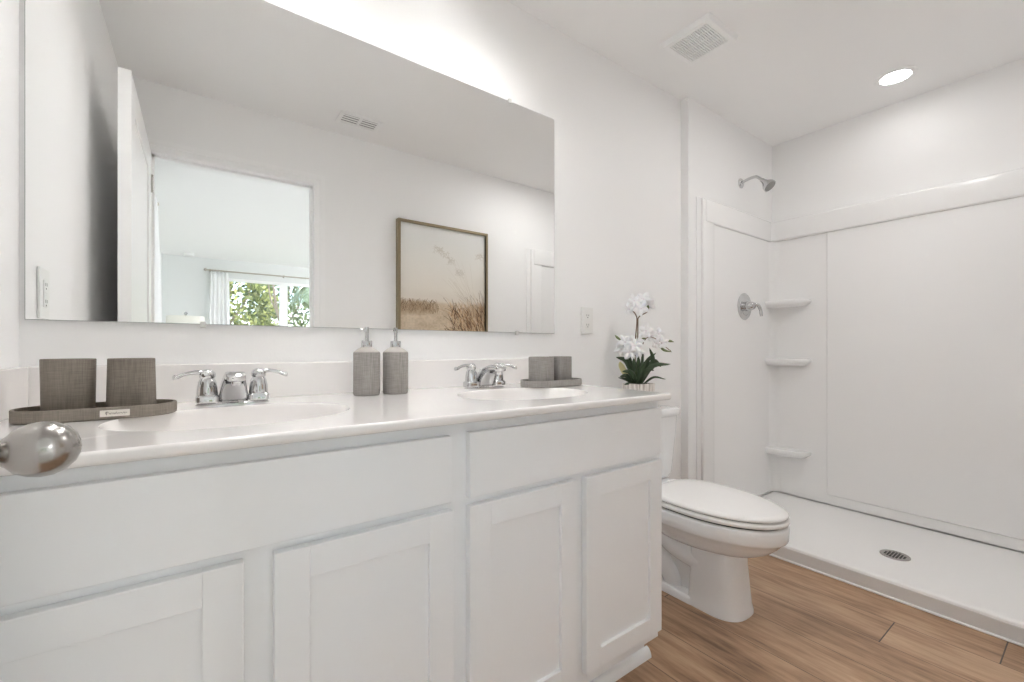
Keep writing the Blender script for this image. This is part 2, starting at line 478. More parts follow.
def rod(pts, label, cat='curtain rod'):
    a, b = Vector(pts[0]), Vector(pts[1]); r = thing('curtain_rod', label, cat, pts[0])
    build(MB().tube([a, b], .010), 'pole', 'rod', r, smooth=50)
    d = (b - a).normalized()
    for p, s_ in ((a, -1), (b, 1)):
        mb = MB(); q = p + d * s_ * .002
        mb.tube([q, q + d * s_ * .012, q + d * s_ * .03, q + d * s_ * .042], [.012, .021, .019, .004]); build(mb, 'finial', 'rod', r, smooth=50)
    return r
rr = rod(((.10, BY + .085, 2.185), (2.24, BY + .085, 2.185)), 'slim metal curtain rod above the far bedroom window')
for x in (.14, 1.13, 2.18):
    build(MB().box(x - .008, x + .008, BY + .002, BY + .09, 2.170, 2.200), 'bracket', 'rod', rr)
for i in range(7):
    x = .13 + i * .036
    build(MB().lathe([(.013, -.003), (.019, -.003), (.019, .003), (.013, .003), (.013, -.003)], (x, BY + .085, 2.182), 'X', 16, caps=False), 'curtain_ring', 'rod', rr, smooth=40)
rr = rod(((-.285, -2.08, 2.185), (-.285, -3.18, 2.185)), 'curtain rod beyond the bathroom doorway, beside the doorway wall')
for y in (-2.11, -3.15): build(MB().box(BXL + .002, -.28, y - .008, y + .008, 2.170, 2.200), 'bracket', 'rod', rr)

# smoke detector
build_o = MB().lathe([(.0, CZ - .034), (.045, CZ - .034), (.060, CZ - .028), (.066, CZ - .012), (.068, CZ)], (-.118, -6.42, 0), 'Z', 32)
o = build(build_o, 'smoke_detector', 'trim', None, smooth=40, origin=(-.118, -6.42, CZ - .034)); tag(o, 'small round white smoke detector on the bedroom ceiling', 'smoke detector')

# nightstand + table lamp
nx, ny = -.135, -5.5
ns = thing('nightstand', 'low pale wooden nightstand under the bedroom table lamp', 'nightstand', (nx, ny, FL))
build(MB().box(nx - .24, nx + .27, ny - .22, ny + .22, .14, .62), 'body', 'wood_stand', ns, bev=.004)
build(MB().box(nx - .26, nx + .29, ny - .24, ny + .24, .62, .645), 'top', 'wood_stand', ns, bev=.004)
for sx in (-.21, .22):
    for sy in (-.19, .19):
        build(MB().lathe([(.012, FL), (.022, .14)], (nx + sx, ny + sy, 0), 'Z', 16), 'leg', 'wood_stand', ns, smooth=40)
for z in (.17, .40):
    dr = build(MB().box(nx + .265, nx + .283, ny - .2, ny + .2, z, z + .2), 'drawer', 'wood_stand', ns, bev=.003)
    build(MB().lathe([(.006, nx + .283), (.006, nx + .295), (.014, nx + .30), (.012, nx + .308), (.0005, nx + .31)], (0, ny, z + .1), 'X', 16), 'knob', 'rod', dr, smooth=40)
lp = thing('table_lamp', 'table lamp with a cream drum shade and small finial in the bedroom', 'lamp', (nx, ny, .645))
build(MB().lathe([(0.001, .645), (.075, .645), (.078, .66), (.05, .68), (.085, .76), (.10, .84), (.085, .94), (.03, 1.02), (.018, 1.06), (.015, 1.12), (.001, 1.12)], (nx, ny, 0), 'Z', 32), 'base', 'ceramic', lp, smooth=50)
build(MB().tube([(nx, ny, 1.12), (nx, ny, 1.415)], .005), 'harp', 'rod', lp)
build(MB().lathe([(.205, 1.14), (.195, 1.41), (.193, 1.41), (.203, 1.14), (.205, 1.14)], (nx, ny, 0), 'Z', 48, caps=False), 'lamp_shade', 'lampshade', lp, smooth=30)
mb = MB()
for k in range(3):
    a = k * 2.094; mb.tube([(nx, ny, 1.40), (nx + .194 * math.cos(a), ny + .194 * math.sin(a), 1.40)], .002, 6)
build(mb, 'shade_spider', 'rod', lp)
build(MB().lathe([(.004, 1.415), (.010, 1.425), (.020, 1.445), (.014, 1.462), (.001, 1.468)], (nx, ny, 0), 'Z', 16), 'finial', 'chrome', lp, smooth=50)

# bedroom ceiling lamps added out of view to brighten bedroom and doorway
for bx_, by_, lab in ((2.55, -3.0, 'unseen round ceiling lamp added to light the bedroom near the doorway wall'), (2.55, -5.2, 'unseen round ceiling lamp added to light the bedroom near the far window')):
    t = thing('added_ceiling_lamp', lab, 'added ceiling lamp', (bx_, by_, CZ))
    build(MB().lathe([(.0, CZ), (.19, CZ), (.19, CZ - .03), (.0, CZ - .03)], (bx_, by_, 0), 'Z', 40, caps=False), 'base', 'trim', t, smooth=40)
    build(MB().lathe([(.175, CZ - .031), (.165, CZ - .06), (.13, CZ - .085), (.07, CZ - .098), (.001, CZ - .10)], (bx_, by_, 0), 'Z', 40), 'glass_dome', 'bed_fill', t, smooth=60)

# ------------------------------------------------------------------ outside
mb = MB().box(-14, 16, -22, BY - .12, FL - .25, FL - .2); struct(mb, 'ground', 'grass')
rng = np.random.default_rng(3)
def foliage(mb, c, r, n, ls):
    for _ in range(n):
        v = rng.normal(size=3); v /= np.linalg.norm(v); q = rng.uniform(.55, 1.05) ** .6
        q *= 1 + .18 * math.sin(5 * v[0] + 3 * v[2]) * math.cos(4 * v[1])
        p = Vector((c[0] + v[0] * r[0] * q, c[1] + v[1] * r[1] * q, c[2] + v[2] * r[2] * q))
        a = Vector(rng.normal(size=3)).normalized(); b = a.cross(Vector(rng.normal(size=3))).normalized()
        s_ = ls * rng.uniform(.6, 1.3)
        mb.face([p - a * s_, p + b * s_ * .4, p + a * s_, p - b * s_ * .4])
def tree(name, x, y, h, r, mname, label, n=2600, ls=.075, trunk=.06):
    t = thing(name, label, 'tree', (x, y, FL - .2))
    mb = MB(); foliage(mb, (x, y, h - r[2]), r, n, ls); build(mb, 'foliage', mname, t)
    mb = MB().tube(spl([(x, y, FL - .2), (x + .06, y, h * .3), (x - .05, y + .05, h * .62), (x + .05, y, h * .85)]), [trunk * (1 - .02 * i) for i in range(25)])
    for k in range(4):
        a = k * 1.7; mb.tube(spl([(x, y, h * .45 + k * .1), (x + .3 * math.cos(a), y + .3 * math.sin(a), h * .6 + k * .12), (x + .5 * r[0] * math.cos(a), y + .5 * r[1] * math.sin(a), h * .78 + k * .1)], 4), [trunk * .5 - .002 * i for i in range(9)], 8)
    build(mb, 'trunk', 'bark', t, smooth=60)
    return t
tree('shrub_tree', .42, -9.05, 3.1, (1.0, .8, 1.5), 'tree_a', 'yellow green bushy tree filling the left pane of the far bedroom window', 5200, .07)
tree('shrub_tree', 1.80, -11.0, 3.5, (.95, .8, 1.7), 'tree_b', 'darker green tree behind the bare trunk outside the bedroom window', 3800, .08)
tree('shrub_tree', 3.85, -11.0, 3.4, (.9, .8, 1.6), 'tree_a', 'leafy green tree low behind the palm outside the right window pane', 3600, .08)
tree('shrub_tree', -1.9, -10.9, 3.2, (1.0, .9, 1.5), 'tree_b', 'green tree outside the bedroom, furthest left beyond the window', 3000, .08)
tree('shrub_tree', 6.2, -11.0, 3.3, (1.1, .9, 1.5), 'tree_b', 'green tree outside the bedroom, furthest right beyond the window', 3000, .08)
# pale bare trunk
tb = thing('bare_tree', 'slender pale bare leaning trunk in front of the green trees', 'tree', (1.45, -7.3, FL - .2))
mb = MB().tube(spl([(1.46, -7.3, FL - .2), (1.30, -7.3, 1.1), (1.14, -7.3, 1.6), (1.08, -7.3, 2.0), (1.0, -7.35, 2.9)]), [.035 - .0006 * i for i in range(33)], 10)
mb.tube(spl([(1.13, -7.3, 1.65), (1.02, -7.3, 1.9), (.98, -7.3, 2.3)]), [.018 - .0006 * i for i in range(17)], 8)
build(mb, 'trunk', 'bark', tb, smooth=60)
# palm
pt = thing('palm_tree', 'palm with feathery fronds at the top of the right window pane', 'palm', (2.45, -8.75, FL - .2))
build(MB().tube(spl([(2.45, -8.75, FL - .2), (2.47, -8.75, 1.0), (2.45, -8.75, 2.05)]), .07, 12), 'trunk', 'bark', pt, smooth=60)
for k in range(11):
    a = k * 2 * math.pi / 11 + .2; mb = MB()
    path = spl([(2.45, -8.75, 2.05), (2.45 + .3 * math.cos(a), -8.75 + .3 * math.sin(a), 2.4 + .1 * math.sin(k)), (2.45 + .68 * math.cos(a), -8.75 + .68 * math.sin(a), 2.35), (2.45 + .9 * math.cos(a), -8.75 + .9 * math.sin(a), 1.95)], 8)
    mb.tube(path, [.010 - .0003 * i for i in range(len(path))], 6)
    for i in range(3, len(path) - 1):
        t_ = (path[i + 1] - path[i]).normalized(); sd_ = t_.cross(Vector((0, 0, 1))).normalized()
        for s_ in (-1, 1):
            L = .30 * math.sin(math.pi * (i + 2) / (len(path) + 3)) + .06
            for off in (0, .5):
                p = path[i].lerp(path[i + 1], off); e = p + sd_ * s_ * L + t_ * L * .6 - Vector((0, 0, L * .35)); q = t_ * .016
                mb.face([p - q, e, p + q])
    build(mb, 'frond', 'palm', pt)

# ------------------------------------------------------------------ vanity cabinet
CXL, CXR = -.31, 1.153
vc = thing('vanity_cabinet', 'long white double sink vanity cabinet with recessed panel doors', 'cabinet', (.42, -.28, FL))
mb = MB()
mb.box(CXL, CXL + .016, -.552, -.003, FL + .10, .843); mb.box(CXR - .016, CXR, -.552, -.003, FL + .10, .843)
mb.box(.436, .462, -.552, -.003, FL + .10, .843); mb.box(CXL + .016, .436, -.552, -.003, FL + .10, FL + .116); mb.box(.462, CXR - .016, -.552, -.003, FL + .10, FL + .116); mb.box(CXL + .016, .436, -.012, -.003, FL + .116, .843); mb.box(.462, CXR - .016, -.012, -.003, FL + .116, .843)
# face frame
for a, b in ((CXL, -.235), (.040, .118), (.41, .488), (.77, .84), (1.105, CXR)):
    mb.box(a, b, -.572, -.551, FL + .10, .843)
for a, b in ((FL + .10, .165), (.645, .70), (.80, .843)):
    for c, d in ((-.235, .040), (.118, .41), (.488, .77), (.84, 1.105)): mb.box(c, d, -.572, -.551, a, b)
build(mb, 'body', 'cabinet', vc)
build(MB().box(CXL, CXR + .012, -.512, -.497, FL, FL + .105), 'toe_kick', 'cabinet', vc)
poly = [(-.512, FL)] + [(-.512 - .019 * math.cos(a), FL + .019 * math.sin(a) * 1.5) for a in [R(t) for t in range(0, 91, 15)]]
build(MB().prism(poly, 'X', CXL, CXR + .024), 'shoe_molding', 'cabinet', vc, smooth=40)
FY = -.592
def slab(x0, x1, z0, z1, name):
    build(MB().box(x0, x1, FY, FY + .019, z0, z1), name, 'cabinet', vc, bev=.002)
slab(-.262, .4275, .680, .8185, 'drawer_front')
slab(.470, 1.144, .680, .8205, 'drawer_front')
def shaker(x0, x1, z0, z1):
    mb = MB(); s_ = .054
    mb.box(x0, x0 + s_, FY, FY + .019, z0, z1, .0015); mb.box(x1 - s_, x1, FY, FY + .019, z0, z1, .0015)
    mb.box(x0 + s_ - .0005, x1 - s_ + .0005, FY + .0002, FY + .019, z1 - s_, z1, .0015); mb.box(x0 + s_ - .0005, x1 - s_ + .0005, FY + .0002, FY + .019, z0, z0 + s_, .0015)
    mb.box(x0 + .03, x1 - .03, FY + .009, FY + .017, z0 + .03, z1 - .03)
    build(mb, 'door', 'cabinet', vc)
for a, b in ((-.262, .0575), (.1005, .431), (.470, .7875), (.8225, 1.1445)): shaker(a, b, .143, .6625)

# ------------------------------------------------------------------ vanity top with two basins
TZ = .865
TX0, TX1, TY0, TY1 = LX + .0015, 1.167, -.612, -.002
ct = thing('vanity_countertop', 'white cultured marble vanity top with two oval basins and backsplash', 'countertop', (.42, -.3, .845))
sinks = [(.070, -.345), (.806, -.345)]
SRX, SRY = .213, .158
mb = MB()
def patch(mb, cx, x0, x1):
    cy = sinks[0][1]; N = 96
    el = oval(cx, cy, SRX, SRY, TZ, N, 2.15)
    outer = []
    for (x, y, z) in el:
        dx, dy = x - cx, y - cy
        t = min([((x1 - cx) / dx if dx > 1e-9 else ((x0 - cx) / dx if dx < -1e-9 else 1e9)), ((TY1 - .0 - cy) / dy if dy > 1e-9 else ((TY0 + .006 - cy) / dy if dy < -1e-9 else 1e9))])
        outer.append((cx + dx * t, cy + dy * t, TZ))
    # snap nearest to corners
    for c in ((x0, TY0 + .006), (x1, TY0 + .006), (x0, TY1), (x1, TY1)):
        k = min(range(N), key=lambda i: (outer[i][0] - c[0]) ** 2 + (outer[i][1] - c[1]) ** 2)
        outer[k] = (c[0], c[1], TZ)
    mb.loft([outer, el], caps=False)
    return el
mid = (sinks[0][0] + sinks[1][0]) / 2
els = [patch(mb, sinks[0][0], TX0, mid), patch(mb, sinks[1][0], mid, TX1 - .006)]
# edges (rounded) and underside
prof = [(TY0 + .006, TZ), (TY0 + .002, TZ - .0015), (TY0, TZ - .005), (TY0, TZ - .014), (TY0 + .002, TZ - .0185), (TY0 + .006, TZ - .020), (TY0 + .03, TZ - .020)]
mb.loft([[(TX0, a, b) for a, b in prof], [(TX1 - .006, a, b) for a, b in prof]], caps=False, close=False)
prx = [(TX1 - .006, TZ), (TX1 - .002, TZ - .0015), (TX1, TZ - .005), (TX1, TZ - .014), (TX1 - .002, TZ - .0185), (TX1 - .006, TZ - .020), (TX1 - .03, TZ - .020)]
mb.loft([[(a, TY0 + .006, b) for a, b in prx], [(a, TY1, b) for a, b in prx]], caps=False, close=False)
# corner
rings = []
for k in range(7):
    t = R(90 * k / 6)
    rings.append([(TX1 - .006 + d * math.sin(t), TY0 + .006 - d * math.cos(t), z) for d, z in ((0, TZ), (.004, TZ - .0015), (.006, TZ - .005), (.006, TZ - .014), (.004, TZ - .0185), (0, TZ - .02))])
mb.loft(rings, caps=False, close=False)
build(mb, 'worktop', 'marble', ct, smooth=50)
for (cx, cy), el in zip(sinks, els):
    mb = MB(); rings = [el]
    for s_, z in ((.992, -.0015), (.984, -.005), (.975, -.012), (.95, -.035), (.90, -.065), (.80, -.095), (.62, -.117), (.40, -.128), (.2, -.133), (.10, -.135)):
        rings.append(oval(cx, cy, SRX * s_, SRY * s_, TZ + z, 96, 2.15 - .1 * (1 - s_)))
    mb.loft(rings, caps=False)
    b_ = build(mb, 'sink_basin', 'marble', ct, smooth=60)
    build(MB().lathe([(.0005, TZ - .127), (.014, TZ - .127), (.016, TZ - .130), (.022, TZ - .131), (.023, TZ - .137), (.0005, TZ - .137)], (cx, cy, 0), 'Z', 32), 'drain', 'chrome', b_, smooth=40)
build(MB().box(TX0, TX1, -.022, -.0015, TZ - .001, TZ + .0965), 'backsplash', 'marble', ct, bev=.003)
build(MB().box(TX0, TX0 + .018, TY0 + .02, -.0222, TZ - .001, TZ + .0965), 'side_splash', 'marble', ct, bev=.003)

# ------------------------------------------------------------------ faucets
def faucet(cx, label, turn=(0, 0)):
    fy = -.118
    f = thing('faucet', label, 'faucet', (cx, fy, TZ), 'faucets on the vanity top')
    mb = MB().loft([oval(cx, fy, .077, .0245, TZ + .0002, 48, 3.2), oval(cx, fy, .077, .0245, TZ + .003, 48, 3.2), oval(cx, fy, .075, .0225, TZ + .005, 48, 3.2)])
    build(mb, 'base_plate', 'chrome', f, smooth=35)
    # spout: wide wedge that rises forward
    mb = MB(); rings = []
    for y, z, hw, ht, ang in ((-.105, .872, .033, .030, 90), (-.112, .888, .031, .028, 78), (-.127, .908, .0275, .023, 62), (-.150, .925, .024, .0155, 35), (-.178, .936, .0215, .0115, 12), (-.205, .937, .0195, .010, -8), (-.222, .933, .0185, .009, -18), (-.226, .932, .015, .006, -18)):
        a = R(ang); u = Vector((0, math.sin(a), math.cos(a)))   # thickness direction
        c = Vector((cx, y, z)); rg = []
        for i in range(24):
            t = 2 * math.pi * i / 24; p_ = 4.5
            ex = hw * math.copysign(abs(math.cos(t)) ** (2 / p_), math.cos(t)); ey = ht * math.copysign(abs(math.sin(t)) ** (2 / p_), math.sin(t))
            rg.append(c + Vector((ex, 0, 0)) + u * ey)
        rings.append(rg)
    mb.loft(rings)
    sp_ = build(mb, 'spout', 'chrome', f, smooth=50)
    build(MB().lathe([(.009, .915), (.0105, .917), (.0105, .930)], (cx, -.208, 0), 'Z', 20), 'aerator', 'chrome', sp_, smooth=40)
    build(MB().tube([(cx, -.094, .89), (cx, -.088, .926), (cx, -.088, .930)], [.0028, .0028, .001]), 'lift_rod', 'chrome', f, smooth=50)
    for s_ in (-1, 1):
        hx = cx + s_ * .0535
        h = build(MB().loft([oval(hx, fy, .0235, .0235, TZ + .008, 32, 5), oval(hx, fy, .0235, .0235, TZ + .020, 32, 5), oval(hx, fy, .021, .021, TZ + .024, 32, 4)]), 'handle_base', 'chrome', f, smooth=35)
        hd = build(MB().lathe([(.0215, TZ + .024), (.0215, TZ + .028), (.0205, TZ + .042), (.0180, TZ + .056), (.0140, TZ + .064), (.0165, TZ + .067), (.0170, TZ + .075), (.013, TZ + .082), (.006, TZ + .085), (.0005, TZ + .0855)], (hx, fy, 0), 'Z', 32), 'handle', 'chrome', f, smooth=50)
        tn = turn[0 if s_ < 0 else 1]; ct_, st_ = math.cos(R(tn)), math.sin(R(tn))
        path = spl([(hx + s_ * r_ * ct_, fy - r_ * st_ - dy_ * .6, TZ + h_) for r_, dy_, h_ in ((0, 0, .075), (.020, .003, .079), (.042, .007, .076), (.058, .010, .069), (.066, .012, .069))], 5)
        build(MB().tube(path, [.0095 - .0035 * math.sin(math.pi * i / (len(path) - 1)) for i in range(len(path) - 1)] + [.003], 14, .75), 'lever', 'chrome', hd, smooth=60)
    return f
faucet(.070, 'chrome two handle faucet behind the near left basin')
faucet(.806, 'chrome two handle faucet behind the far right basin', (0, 40))

# ------------------------------------------------------------------ accessories
def stadium(cx, cy, hl, hw, z, n=20):
    out = []
    for k in range(n + 1):
        a = -math.pi / 2 + math.pi * k / n; out.append((cx + hl - hw + hw * math.cos(a), cy + hw * math.sin(a), z))
    for k in range(n + 1):
        a = math.pi / 2 + math.pi * k / n; out.append((cx - hl + hw + hw * math.cos(a), cy + hw * math.sin(a), z))
    return out
def tray(cx, cy, hl, hw, m, label, h=.024):
    T = .006
    mb = MB().loft([stadium(cx, cy, hl - .003, hw - .003, TZ + .0004), stadium(cx, cy, hl, hw, TZ + .003), stadium(cx, cy, hl, hw, TZ + h - .002), stadium(cx, cy, hl - .001, hw - .001, TZ + h),
                    stadium(cx, cy, hl - T, hw - T, TZ + h), stadium(cx, cy, hl - T, hw - T, TZ + .006), stadium(cx, cy, hl - T - .02, hw - T - .02, TZ + .0055)])
    t = thing('vanity_tray', label, 'tray', (cx, cy, TZ), 'woven look trays on the vanity')
    build(mb, 'tray_body', m, t, smooth=40)
    return t
t1 = tray(-.159, -.217, .121, .063, 'weave_brown', 'long taupe oval tray with a small white tag, left corner of the vanity')
tx, ty, tz = -.130, -.217 - .0622, TZ + .0125
tg = build(MB().box(tx - .0215, tx + .0215, ty - .0012, ty + .001, tz - .0062, tz + .0062), 'tag', 'label', t1, bev=.0008)
tg['label'] = 'small white printed tag'
mb = MB()
pts = [(-.0135, -.001), (-.0125, .003), (-.0095, .003), (-.0112, .003), (-.0118, -.003)]
mb.tube([(tx + a, ty - .0016, tz + b) for a, b in pts], .0005, 6)
wv = [(-.0095 + i * .00095, .0016 * math.sin(i * 1.7) + (.0018 if i % 6 == 0 else 0) - .0004) for i in range(29)]
mb.tube([(tx + a, ty - .0016, tz + b) for a, b in wv], .00042, 6)
build(mb, 'script_lettering', 'label_ink', tg)
t2 = tray(1.046, -.196, .128, .062, 'weave_grey', 'long grey oval tray near the far right basin')

def cup(cx, cy, r0, r1, h, m, label, p=2.6, rot=0):
    z0 = TZ + .0066
    mb = MB(); k = .004
    mb.loft([oval(cx, cy, r0 * .96, r0 * .96, z0, 48, p, rot), oval(cx, cy, r0, r0, z0 + .002, 48, p, rot), oval(cx, cy, r1, r1, z0 + h - .001, 48, p, rot), oval(cx, cy, r1 - .001, r1 - .001, z0 + h, 48, p, rot),
             oval(cx, cy, r1 - k, r1 - k, z0 + h, 48, p, rot), oval(cx, cy, r0 - k, r0 - k, z0 + .006, 48, p, rot)])
    o = build(mb, 'bathroom_tumbler', m, None, smooth=40, origin=(cx, cy, z0))
    return tag(o, label, 'tumbler', 'woven look tumblers on the vanity trays')
cup(-.206, -.201, .037, .0385, .109, 'weave_brown', 'taupe woven look tumbler at the left end of the left tray')
cup(-.113, -.201, .0395, .0375, .109, 'weave_brown', 'taupe woven look tumbler at the right end of the left tray')
cup(.993, -.200, .042, .042, .100, 'weave_grey', 'grey woven look tumbler at the near left of the far tray')
cup(1.096, -.186, .040, .040, .100, 'weave_grey', 'grey woven look tumbler behind the other on the far right tray')

def dispenser(cx, cy, noz, label):
    t = thing('soap_dispenser', label, 'soap dispenser', (cx, cy, TZ), 'soap dispensers between the basins')
    r = .0375
    build(MB().lathe([(.0005, TZ + .0004), (r - .003, TZ + .0004), (r, TZ + .004), (r, TZ + .123), (r - .001, TZ + .125)], (cx, cy, 0), 'Z', 48), 'bottle', 'weave_grey', t, smooth=40)
    sh = build(MB().lathe([(r - .0012, TZ + .1245), (r - .0015, TZ + .126), (.026, TZ + .134), (.018, TZ + .138), (.0165, TZ + .140), (.0005, TZ + .140)], (cx, cy, 0), 'Z', 48), 'shoulder', 'grey_plain', t, smooth=30)
    build(MB().lathe([(.0150, TZ + .139), (.0158, TZ + .141), (.0158, TZ + .157), (.0145, TZ + .159), (.006, TZ + .1595), (.0045, TZ + .162)], (cx, cy, 0), 'Z', 32), 'collar', 'chrome', t, smooth=40)
    pm = build(MB().lathe([(.0055, TZ + .158), (.0055, TZ + .182), (.0062, TZ + .184), (.0062, TZ + .197), (.005, TZ + .199), (.0005, TZ + .199)], (cx, cy, 0), 'Z', 24), 'pump_head', 'chrome', t, smooth=40)
    d = Vector(noz).normalized()
    c = Vector((cx, cy, TZ + .192))
    build(MB().tube([c, c + d * .010, c + d * .017, c + d * .020 - Vector((0, 0, .003))], [.0036, .0030, .0026, .0022], 10), 'nozzle', 'chrome', pm, smooth=50)
    return t
dispenser(.398, -.120, (-.75, -.25, 0), 'grey soap dispenser nearer the left basin, nozzle pointing left')
dispenser(.485, -.120, (-.62, -.78, 0), 'grey soap dispenser further right of the pair, nozzle pointing forward')

# ------------------------------------------------------------------ orchid
ox, oy = 1.652, -.110
PZ = .7245      # top of the toilet tank lid
RT = Vector((math.sin(R(YAW)), -math.cos(R(YAW)), 0)); FW = Vector((math.cos(R(YAW)), math.sin(R(YAW)), 0)); UP = Vector((0, 0, 1))
oc = thing('potted_orchid', 'potted white orchid standing on the toilet tank, right of the mirror', 'potted plant', (ox, oy, PZ))
SC = 2.010 / FPX
def op(u, v, d=0):   # offsets in the plant's own frontal plane, about .0046 m per unit
    return Vector((ox, oy, CAMH)) + RT * (u - 639.5) * SC + UP * (HY - v) * SC + FW * d * 1.5
potz = .116
def rrect(hx, hy, z, n=5, r=.006):
    out = []
    for sx, sy, a0 in ((1, 1, 0), (-1, 1, 90), (-1, -1, 180), (1, -1, 270)):
        for k in range(n + 1):
            a = R(a0 + 90 * k / n); p = Vector((ox + sx * (hx - r) + r * math.cos(a), oy + sy * (hy - r) + r * math.sin(a), z)); out.append(p)
    return out
build(MB().loft([rrect(.052, .045, PZ + .0004), rrect(.054, .047, PZ + .003), rrect(.058, .051, PZ + potz - .002), rrect(.0575, .0505, PZ + potz), rrect(.053, .046, PZ + potz), rrect(.050, .043, PZ + .012)]), 'pot', 'pot', oc, smooth=40)
mb = MB().loft([rrect(.049, .042, PZ + .014), rrect(.0522, .0452, PZ + potz - .006)])
for k in range(70):
    a, b = random.uniform(-.046, .046), random.uniform(-.038, .038)
    c = Vector((ox + a, oy + b, PZ + potz - .006))
    bmesh.ops.create_icosphere(mb.bm, subdivisions=1, radius=random.uniform(.005, .009), matrix=Matrix.Translation(c))
build(mb, 'moss', 'moss', oc)
def leaf(p0, p1, p2, w, fold=.25, m='leaf'):
    path = spl([p0, p1, p2], 7); mb = MB(); n = len(path)
    L = []; C = []; Rr = []
    for i, p in enumerate(path):
        t = i / (n - 1); ww = w * math.sin(math.pi * min(1, (t * .93 + .07))) ** .7 * (1 - .25 * t) + .0004
        tg_ = (path[min(i + 1, n - 1)] - path[max(i - 1, 0)]).normalized()
        sd_ = tg_.cross(FW).normalized(); sd_ = (sd_ * .85 + FW * .5 * math.sin(p0.x * 900 + p2.z * 70)).normalized()
        nn = sd_.cross(tg_).normalized()
        L.append(p + sd_ * ww + nn * ww * fold); C.append(p); Rr.append(p - sd_ * ww + nn * ww * fold)
    mb.loft([[a, b, c] for a, b, c in zip(L, C, Rr)], caps=False, close=False)
    o = build(mb, 'leaf', m, oc, smooth=80)
    s_ = o.modifiers.new('thickness', 'SOLIDIFY'); s_.thickness = .0013
lv = [((636, 383), (628, 362), (617, 357), 3.3, .0), ((637, 384), (630, 372), (622, 371), 3.2, -.012), ((636, 384), (629, 376), (622, 377), 2.8, .01),
      ((641, 384), (652, 366), (670, 364), 3.4, -.01), ((642, 384), (655, 362), (664, 367), 3.4, .012), ((641, 383), (650, 362), (660, 353), 2.6, .02),
      ((640, 384), (645, 360), (644, 344), 2.5, .01), ((641, 384), (653, 362), (650, 348), 2.8, -.005), ((639, 384), (637, 370), (638, 356), 3.4, -.015),
      ((638, 384), (634, 366), (632, 358), 2.8, -.02), ((644, 384), (654, 377), (665, 379), 1.3, -.01), ((640, 384), (644, 372), (652, 368), 3.3, -.02),
      ((638, 384), (633, 374), (626, 368), 3.0, -.022), ((642, 384), (648, 372), (649, 362), 2.4, .0), ((637, 384), (633, 362), (628, 350), 2.2, .012), ((639, 384), (642, 366), (641, 350), 2.2, .02), ((636, 385), (629, 380), (621, 378), 2.0, .015), ((643, 384), (650, 370), (658, 371), 2.4, .02), ((634, 385), (628, 383), (623, 384), 1.5, -.02), ((637, 384), (640, 368), (643, 360), 2.6, -.03)]
for a, b, c, wd, d in lv:
    leaf(op(*a, d * .4), op(*b, d), op(*c, d * 1.4), wd * .85 * SC)
leaf(op(633, 383, .02), op(626, 368, .035), op(624, 362, .04), 3.2 * SC, m='yellow')
mb = MB()
mb.tube(spl([op(638, 384), op(636, 350), op(638, 322), op(637, 315), op(634, 311)]), .0026, 8)
mb.tube(spl([op(640, 384), op(639, 350), op(639, 325), op(640, 317), op(648, 312), op(650, 307)]), .0026, 8)
mb.tube(spl([op(640, 384), op(641, 355), op(646, 340), op(652, 337), op(660, 341), op(668, 348), op(672, 351)]), .0019, 8)
build(mb, 'stem', 'stem', oc, smooth=60)
for (a, b, c) in (((616, 335), (619, 338), (623, 341)), ((660, 345), (665, 350), (673, 352)), ((668, 341), (671, 341), (675, 342)), ((622, 343), (625, 345), (627, 347)), ((649, 305), (649, 307), (648, 310)), ((643, 341), (644, 339), (647, 338))):
    build(MB().tube(spl([op(*a), op(*b), op(*c)], 4), [.001, .003, .0045, .0055, .006, .0055, .004, .0024, .0009], 10), 'bud', 'bud', oc, smooth=60)
def flower(u, v, d, s_, seed):
    rnd = random.Random(seed); c = op(u, v, d)
    nrm = (-FW + RT * rnd.uniform(-.6, .6) + UP * rnd.uniform(-.3, .5)).normalized()
    a = nrm.cross(UP).normalized(); b = a.cross(nrm).normalized(); mb = MB(); r0 = rnd.uniform(0, 6)
    for k in range(5):
        t = r0 + k * 2 * math.pi / 5; d_ = a * math.cos(t) + b * math.sin(t); e_ = a * -math.sin(t) + b * math.cos(t)
        wd = .40 if k % 2 else .30
        rows = []
        for i in range(6):
            q = i / 5; ww = wd * math.sin(math.pi * (q * .86 + .1)) ** .8 * s_
            m_ = c + d_ * s_ * q + nrm * s_ * (.22 * math.sin(q * 2.2))
            rows.append([m_ + e_ * ww - nrm * ww * .18, m_, m_ - e_ * ww - nrm * ww * .18])
        mb.loft(rows, caps=False, close=False)
    f = build(mb, 'flower', 'petal', oc, smooth=80)
    sm_ = f.modifiers.new('thickness', 'SOLIDIFY'); sm_.thickness = .001
    build(MB().tube([c - nrm * .001, c + nrm * .003, c + nrm * .006], [.0030, .0036, .001], 10), 'flower_heart', 'petal_heart', f, smooth=60)
fl = [(635, 301, 0), (646, 299, .01), (631, 309, .012), (641, 309, -.012), (651, 304, .012),
      (626, 342, 0), (634, 346, -.02), (629, 352, -.012), (638, 341, .0), (638, 351, -.012), (623, 349, .01),
      (647, 331, 0), (654, 336, .01), (661, 334, .01), (664, 343, 0), (656, 343, -.008)]
for i, (u, v, d) in enumerate(fl): flower(u, v, d, .036 if i < 12 else .030, i)

